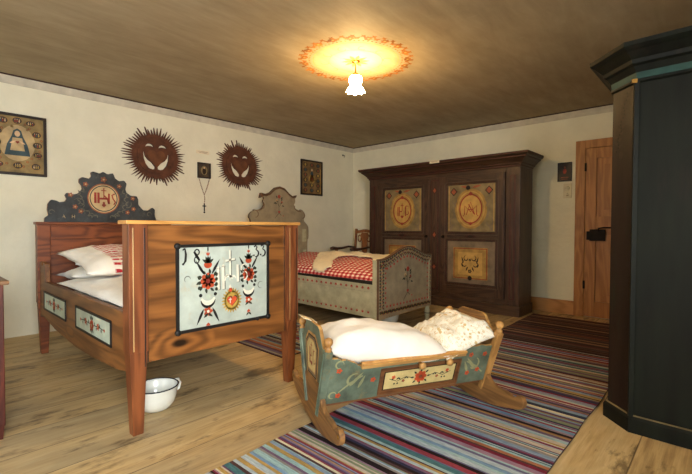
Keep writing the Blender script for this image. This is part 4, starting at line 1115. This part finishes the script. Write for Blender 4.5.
m = MB(); pillow(m, (0, 0, .29), (1, 0, 0), (0, 1, 0), .49, .165, .16, 'linen', 16, 12, 2, .004, pinch=.01); crobj(m, 'mattress', 'small white mattress in the bottom of the cradle', 'mattress')
m = MB(); pillow(m, (-.15, -.01, .405), (1, 0, -.13), (0, 1, .0), .37, .226, .26, 'linen_pink', 34, 24, 14, .010, pinch=.06); crobj(m, 'duvet', 'plump plain white cotton duvet filling the near end of the cradle', 'duvet')
m = MB(); pillow(m, (.355, .0, .45), (1, 0, .34), (0, 1, .0), .18, .235, .12, 'lace', 28, 28, 4, .016, pinch=.05,
                 sag=lambda q: Vector((q.x, q.y, q.z-(.9*max(0, -q.y-.16)+0*q.x)))); crobj(m, 'lace_pillow', 'white pillow with cutwork lace cover at the far end of the cradle', 'pillow')
c1 = math.cos(1.113); s1 = math.sin(1.113)
def cw(l, s_, z): return (CO[0]+l*c1+s_*s1, CO[1]+l*s1-s_*c1, z)
b = MB(); b.slab((0, 0, 0), (0, -1, 0), (-.9, 0, .35), [(-.055, -.045), (.055, -.045), (.055, .045), (-.055, .045)], .003, 'paper')
o = b.build('note_card'); o.rotation_euler = (0, 0, 1.113); tag(o, 'blank cream card lying on the near end of the cradle', 'card', cw(-.545, -.10, .572))

# ------------------------------------------------------------------ armchair between left wall and wardrobe
ch = thing('armchair', 'brown wooden armchair in the corner beside the brown wardrobe, behind the gingham bed', 'chair', (.56, -.62, 0))
for x in (.40, .80):
    b = MB((.56, -.62, 0)); b.beam((x, -.38, 0), (x, -.42, .45), .02, .02, (1, 0, 0), 'chair_wood', .8); b.beam((x, -.42, .45), (x, -.36, 1.075), .018, .016, (1, 0, 0), 'chair_wood'); b.build('leg', ch, .004)
for x in (.38, .82):
    b = MB((.56, -.62, 0)); b.beam((x, -.84, 0), (x, -.84, .73), .019, .019, (1, 0, 0), 'chair_wood', .8); b.build('leg', ch, .004)
    b = MB((.56, -.62, 0)); b.tube([(x+(.02 if x < .5 else -.02), -.39, .755), (x, -.55, .77), (x, -.70, .75), (x-.01, -.82, .745), (x-.02, -.91, .755), (x-.022, -.945, .745)], [.018, .022, .024, .03, .036, .028], 'chair_dark', 12, .8); b.build('armrest', ch)
b = MB((.56, -.62, 0)); b.box(.37, .83, -.86, -.38, .43, .47, 'chair_wood'); b.build('seat', ch, .01)
b = MB((.56, -.62, 0)); b.slab((0, -.375, 0), (1, 0, 0), (0, 0, 1), smooth([(.385, .99), (.40, 1.06), (.46, 1.045), (.60, 1.075), (.74, 1.045), (.80, 1.06), (.815, .99), (.74, 1.0), (.60, 1.02), (.46, 1.0)]), .022, 'chair_wood')
b.slab((0, -.385, 0), (1, 0, 0), (0, 0, 1), [(.56, .47), (.64, .47), (.63, .62), (.67, .75), (.66, .88), (.70, .96), (.66, 1.01), (.54, 1.01), (.50, .96), (.54, .88), (.53, .75), (.57, .62)], .016, 'chair_wood')
for sx in (-1, 1):
    b.tube([(.60+sx*.12, -.39, .86+.05*math.cos(t)) if 0 else (.60+sx*(.10+.035*math.sin(t)), -.39, .91+.055*math.cos(t)) for t in [i*.6 for i in range(9)]], .011, 'chair_wood')
b.build('backrest', ch, .003)

# ------------------------------------------------------------------ cabinet corner at the left edge
CC = (2.2, -5.7, 0)
cb = thing('side_cabinet', 'red-brown wooden cabinet cut off by the left edge of the photo', 'cabinet', CC)
b = MB(CC); b.box(2.0, 2.455, -5.98, -5.435, .07, .80, 'cab_red'); b.build('body', cb, .004)
b = MB(CC); b.box(1.98, 2.475, -6.0, -5.415, .80, .822, 'cab_top'); b.build('top', cb, .004)
for x in (2.02, 2.405):
    for y in (-5.96, -5.485):
        b = MB(CC); b.frust((x+.005, x+.04, y+.005, y+.04), (x, x+.045, y, y+.045), 0, .07, 'cab_red'); b.build('leg', cb)
b = MB(CC); b.box(2.455, 2.466, -5.95, -5.46, .12, .77, 'cab_red'); dr = b.build('door', cb, .003)
b = MB(CC); b.lathe([(.01, 0), (.008, .01), (.016, .022), (.003, .032)], (2.466, -5.9, .5), (1, 0, 0), 12, 'brass'); b.build('knob', dr)

# ------------------------------------------------------------------ things on the walls
def rays(seed, r0, r1, n, w):
    rr = random.Random(seed); pts = []; r0 *= 1.0
    ang = 0
    for i in range(n):
        a0 = 2*PI*i/n; L = r1*(.84+.22*rr.random()); ja = (rr.random()-.5)*.05
        pts.append((r0*w*.96*math.cos(a0-.3*PI/n), r0*math.sin(a0-.3*PI/n)))
        am = a0+PI/n*.75+ja
        wd_ = w
        pts.append((L*wd_*.98*math.cos(am-.006), L*math.sin(am-.006))); pts.append((L*wd_*math.cos(am+.006), L*math.sin(am+.006)))
    return pts
def curve_mesh(name, loops, depth, mat):
    cu = bpy.data.curves.new(name, 'CURVE'); cu.dimensions = '2D'; cu.fill_mode = 'BOTH'; cu.extrude = depth/2
    for lp in loops:
        s_ = cu.splines.new('POLY'); s_.points.add(len(lp)-1)
        for p, (x, y) in zip(s_.points, lp): p.co = (x, y, 0, 1)
        s_.use_cyclic_u = True
    ob = bpy.data.objects.new(name+'_tmp', cu); COL.objects.link(ob)
    bpy.context.view_layer.update()
    me = bpy.data.meshes.new_from_object(ob.evaluated_get(bpy.context.evaluated_depsgraph_get()))
    bpy.data.objects.remove(ob); bpy.data.curves.remove(cu)
    me.materials.clear(); me.materials.append(M[mat]); return me
def eye(cx, cy, w, h):
    up = [(cx+w*math.cos(t), cy+h*math.sin(t)) for t in [PI*i/10 for i in range(11)]]
    dn = [(cx-w*math.cos(t), cy+h*.42*math.sin(t)) for t in [PI*i/10 for i in range(1, 10)]]
    return up+dn
def smile(sg):
    return [(sg*.150*.95, .045), (sg*.13, -.005), (sg*.10, -.045), (sg*.055, -.075), (sg*.014, -.125), (sg*.018, -.152), (sg*.05, -.158), (sg*.09, -.145), (sg*.128, -.095), (sg*.148, -.035), (sg*.156, .04)]
WL = Matrix(((0, 0, 1), (1, 0, 0), (0, 1, 0)))   # curve XY -> wall YZ, depth -> +x
def wallobj(name, me, loc, par=None):
    me.transform(WL.to_4x4()); o = bpy.data.objects.new(name, me); COL.objects.link(o); o.location = loc
    if par: o.parent = par; o.location = loc
    return o
for lab, loc, seed, w in (('left spiky brown sun face with heart-shaped face, nearer the dark blue headboard crest', (0, -3.645, 1.955), 3, 1.10), ('right spiky brown sun face, hanging between the rosary and the tall framed print', (0, -2.455, 1.975), 8, 1.12)):
    t = thing('sun_face', lab, 'wall decoration', loc, 0, 'spiky sun faces on the left wall')
    me = curve_mesh('sun_rays', [rays(seed, .252, .352, 60, w), eye(-.078, .10, .052, .05), eye(.078, .10, .052, .05), smile(-1), smile(1)], .014, 'sun_brown')
    me.transform(Matrix.Translation((0, 0, .0075))); o = wallobj('ray_disc', me, (0, 0, 0), t)
    circ = [(.215*math.cos(a)*w*.95, .215*math.sin(a)) for a in [2*PI*i/40 for i in range(40)]]
    me = curve_mesh('sun_face_disc', [circ, eye(-.078, .10, .052, .05), eye(.078, .10, .052, .05), smile(-1), smile(1)], .010, 'sun_brown')
    me.transform(Matrix.Translation((0, 0, .0195))); wallobj('face_disc', me, (0, 0, 0), t)
    hp = [(.0072*16*math.sin(a)**3, -.015+.0078*(13*math.cos(a)-5*math.cos(2*a)-2*math.cos(3*a)-math.cos(4*a))) for a in [2*PI*i/30 for i in range(30)]]
    me = curve_mesh('sun_heart', [[(x*.92, y*.98-.0) for x, y in hp]], .006, 'sun_light')
    me.transform(Matrix.Translation((0, 0, .0275))); wallobj('heart_relief', me, (0, 0, 0), t)

def picture(name, label, cat, O, U, w, h, fw, draw, fmat='frame_dark', depth=.025):
    """O = centre on the wall; U along the wall; V up; N out"""
    t = thing(name, label, cat, O)
    U = Vector(U); V = Vector((0, 0, 1)); N = U.cross(V)
    F = MB(); a, b_ = w/2, h/2
    for pts in ([(-a, -b_), (a, -b_), (a-fw, -b_+fw), (-a+fw, -b_+fw)], [(a, -b_), (a, b_), (a-fw, b_-fw), (a-fw, -b_+fw)], [(a, b_), (-a, b_), (-a+fw, b_-fw), (a-fw, b_-fw)], [(-a, b_), (-a, -b_), (-a+fw, -b_+fw), (-a+fw, b_-fw)]):
        F.slab(N*depth, U, V, pts, depth-.002, fmat)
    F.build('frame', t, .003)
    F = MB(); F.fr(N*(depth*.5), U, V); F.slab(N*(depth*.5), U, V, [(-a+fw*.8, -b_+fw*.8), (a-fw*.8, -b_+fw*.8), (a-fw*.8, b_-fw*.8), (-a+fw*.8, b_-fw*.8)], .008, 'print_bg')
    draw(F, a-fw, b_-fw); F.build('picture_print', t)
    return t
def figure(F, u, v, s, k=3):
    F.ell(u, v-.0*s, .42*s, .52*s, m='medallion', k=k-1, n=24)
    F.poly([(u-.30*s, v-.36*s), (u+.30*s, v-.36*s), (u+.24*s, v-.05*s), (u+.13*s, v+.20*s), (u+.09*s, v+.36*s), (u, v+.42*s), (u-.09*s, v+.36*s), (u-.13*s, v+.20*s), (u-.24*s, v-.05*s)], 'print_blue', k)
    F.poly([(u-.17*s, v-.22*s), (u+.17*s, v-.22*s), (u+.11*s, v+.15*s), (u-.11*s, v+.15*s)], 'medallion', k+1)
    F.ell(u, v+.27*s, .065*s, .085*s, m='print_skin', k=k+1, n=14); F.heart(u, v+.03*s, .05*s, 'darkred', k+2)
    F.leaf(u-.18*s, v-.02*s, .5, .2*s, .05*s, 'print_skin', k+2); F.leaf(u+.18*s, v-.02*s, PI-.5, .2*s, .05*s, 'print_skin', k+2)
def med(F, u, v, a, b_, seed):
    rr = random.Random(seed); F.ell(u, v, a, b_, m='frame_gold', k=2, n=20); F.ell(u, v, a*.88, b_*.86, m='print_dark', k=3, n=20)
    for i in range(3): F.ell(u+a*(-.4+.4*i), v-b_*.15, a*.13, b_*.35, m=rr.choice(['print_skin', 'print_blue', 'darkred', 'gold']), k=4, n=8); F.ell(u+a*(-.4+.4*i), v+b_*.3, a*.08, b_*.12, m='print_skin', k=4, n=8)
def draw1(F, a, b_):
    figure(F, 0, .015, .34)
    for i, (u, v) in enumerate(((-.155, .116), (-.163, .01), (-.16, -.087), (-.147, -.2), (-.11, .225), (0, .235), (.106, .222), (.155, .116), (.163, .01), (.163, -.087), (.147, -.205), (0, -.205))):
        med(F, u, v, .042, .036 if i % 3 else .03, i)
    for i in range(26):
        t = i*2.4; F.flower(.16*math.cos(t)*(1+.15*(i % 3)), .18*math.sin(t)*(1+.2*(i % 2)), .013, 'rust', 'gold', 2, 5)
picture('framed_print', 'large dark-framed religious print at the left edge, saint amid oval medallions', 'picture', (0, -4.99, 1.905), (0, 1, 0), .475, .60, .026, draw1)
def draw2(F, a, b_):
    F.rect(-a, -b_, a, b_, 'print_brown', 1)
    for i in range(6):
        for j in range(3):
            u, v = -a*.66+j*a*.66, -b_*.8+i*b_*.32
            if j == 1 and 1 < i < 5: continue
            F.ell(u, v, .045, .035, m='print_dark', k=2, n=12); F.ell(u, v, .02, .024, m=['rust', 'print_blue', 'gold'][(i+j) % 3], k=3, n=8)
    F.flower(0, -.02, .075, 'ochre_light', 'orange', 3, 9); F.ell(0, .06, .03, .05, m='print_blue', k=3); F.ell(0, .13, .018, .02, m='print_skin', k=4)
    F.rect(a-.03, -b_, a-.012, b_*.6, 'ochre_light', 2)
picture('framed_print', 'tall dark-framed print near the room corner, above the gingham bed', 'picture', (0, -1.065, 1.93), (0, 1, 0), .49, .585, .028, draw2)
def draw3(F, a, b_):
    F.rect(-a, -b_, a, b_, 'print_dark', 2); F.ell(0, 0, a*.62, b_*.7, m='olive', k=3, n=20); F.ell(0, -.01, a*.35, b_*.5, m='groove', k=4, n=16); F.ell(.0, .035, a*.16, b_*.16, m='print_skin', k=5, n=10)
picture('small_picture', 'small dark-framed oval devotional image above a hanging rosary', 'picture', (0, -3.013, 1.853), (0, 1, 0), .185, .205, .016, draw3, depth=.03)
label_card('label_card', 'small cream label on the left wall above the rosary', (.0032, -3.025, 2.095), (0, 1, 0), (0, 0, 1), .185, .045)
# rosary
rs = thing('rosary', 'rosary with crucifix hanging below the small oval image', 'rosary', (.010, -3.01, 1.75))
b = MB()
def beads(p, q, n, r=.006):
    for i in range(n):
        t = i/(n-1); b.ball((.0+.004*math.sin(PI*t), p[0]+(q[0]-p[0])*t+.006*math.sin(PI*t)*(1 if p[0] < q[0] else -1)*-1, p[1]+(q[1]-p[1])*t), r, 'rust', 6)
    b.tube([(0, p[0], p[1]), (0, q[0], q[1])], .0016, 'brass', 5)
beads((-.075, .0), (-.005, -.21), 12); beads((.075, .0), (.005, -.21), 12); beads((0, -.215), (0, -.335), 6)
b.build('bead_chain', rs)
b = MB(); b.box(-.004, .004, -.007, .007, -.44, -.335, 'iron'); b.box(-.004, .004, -.026, .026, -.378, -.364, 'iron'); b.ball((0, 0, -.455), .012, 'iron'); b.build('crucifix', rs, .002)
def draw4(F, a, b_):
    F.rect(-a, -b_, a, b_, 'frame_dark', 2); F.ell(0, .01, .022, .035, m='darkred', k=3, n=10); F.rect(-.045, -.075, .045, -.065, 'rust', 3); F.rect(-.035, -.095, .035, -.088, 'rust', 3); F.ell(0, .06, .012, m='rust', k=3, n=8)
picture('small_picture', 'small black plaque picture on the back wall left of the door', 'picture', (3.63, 0, 1.815), (1, 0, 0), .165, .24, .014, draw4)
sw = thing('light_switch', 'ivory light switch plate below the black plaque by the door', 'switch', (3.665, 0, 1.575))
b = MB(); b.box(-.048, .048, -.012, -.001, -.095, .09, 'bakelite'); b.build('plate', sw, .003)
b = MB(); b.lathe([(.026, 0), (.024, .008), (.02, .011)], (0, -.012, .03), (0, -1, 0), 18, 'bakelite'); b.box(-.006, .006, -.034, -.02, .02, .045, 'bakelite'); b.build('toggle', sw)
b = MB(); b.box(-.012, .012, -.014, -.012, -.065, -.05, 'paper_ink'); b.lathe([(.014, 0), (.013, .004)], (0, -.012, -.045), (0, -1, 0), 14, 'bakelite'); b.build('socket', sw)
# small wall hook near the corner
b = MB(); b.tube([(.0, 0, 0), (.03, 0, .0), (.045, 0, -.015), (.045, .0, -.03), (.03, .0, -.035)], .005, 'iron'); b.lathe([(.016, 0), (.012, .006)], (0, 0, 0), (1, 0, 0), 10, 'iron')
tag(b.build('wall_hook'), 'small iron hook high on the left wall by the corner', 'hook', (0.001, -.29, 2.41))

# ------------------------------------------------------------------ ceiling lamp
lp = thing('ceiling_lamp', 'lit pendant lamp with frosted flower-shaped glass shade below the ceiling rosette', 'lamp', (LC[0], LC[1], H))
b = MB(); b.lathe([(.04, -.001), (.038, -.010), (.02, -.016), (.008, -.02), (.005, -.025), (.005, -.095), (.012, -.10), (.022, -.108), (.026, -.125), (.022, -.138)], (0, 0, 0), seg=20, m='brass'); b.build('lamp_holder', lp)
b = MB()
pr = [(.024, -.128), (.050, -.138), (.060, -.158), (.059, -.18), (.048, -.20), (.046, -.212), (.056, -.228), (.072, -.25), (.080, -.268)]
seg = 32; vs = []; fs = []
for (r, z) in pr:
    for k in range(seg):
        a = 2*PI*k/seg; w = max(0, (-.205-z)/.065); rr_ = r*(1+.08*w*math.cos(8*a)); vs.append((rr_*math.cos(a), rr_*math.sin(a), z-.008*w*math.cos(8*a)))
for i in range(len(pr)-1):
    for k in range(seg): fs.append((i*seg+k, i*seg+(k+1) % seg, (i+1)*seg+(k+1) % seg, (i+1)*seg+k))
b.mesh(vs, fs, 'glow', True); b.build('lamp_shade', lp)
b = MB(); b.ball((0, 0, -.20), .03, 'glow', 12, 1.4); b.build('bulb', lp)

# ------------------------------------------------------------------ light
def area(name, loc, rot, sx, sy, power, col):
    l = bpy.data.lights.new(name, 'AREA'); l.shape = 'RECTANGLE'; l.size = sx; l.size_y = sy; l.energy = power; l.color = col
    o = bpy.data.objects.new(name, l); COL.objects.link(o); o.location = loc; o.rotation_euler = rot; return o
area('daylight_right_window', (XR+.28, -6.25, 1.45), (0, PI/2, 0), 1.15, 1.15, P_R, (.92, .96, 1))  # added fill light, set in the made-up opening of the right wall
area('daylight_front_window', (3.3, YF-.28, 1.45), (PI/2, 0, 0), 1.15, 1.15, P_F, (.86, .93, 1))  # weaker added fill, in the made-up opening of the front wall
w = bpy.data.worlds.new('world'); bpy.context.scene.world = w; w.use_nodes = True
w.node_tree.nodes['Background'].inputs[0].default_value = (.55, .68, .9, 1); w.node_tree.nodes['Background'].inputs[1].default_value = .6

# ------------------------------------------------------------------ camera
f_, yaw, pitch, roll = 412.978, .7464, .02351, .00324
cam = bpy.data.cameras.new('camera'); co = bpy.data.objects.new('camera', cam); COL.objects.link(co)
cam.sensor_width = 36; cam.sensor_fit = 'HORIZONTAL'; cam.lens = f_*36/692; cam.clip_start = .05
fw = Vector((-math.sin(yaw)*math.cos(pitch), math.cos(yaw)*math.cos(pitch), -math.sin(pitch)))
r0 = Vector((math.cos(yaw), math.sin(yaw), 0)); u0 = r0.cross(fw)
r2 = r0*math.cos(roll)+u0*math.sin(roll); u2 = -r0*math.sin(roll)+u0*math.cos(roll)
mw = Matrix.Identity(4)
for i in range(3): mw[i][0], mw[i][1], mw[i][2], mw[i][3] = r2[i], u2[i], -fw[i], (5.1748, -5.7929, 1.1)[i]
co.matrix_world = mw
sc = bpy.context.scene; sc.camera = co
sc.view_settings.view_transform = 'Standard'; sc.view_settings.look = 'None'; sc.view_settings.exposure = .14; sc.view_settings.gamma = 1
sc.view_settings.use_curve_mapping = False
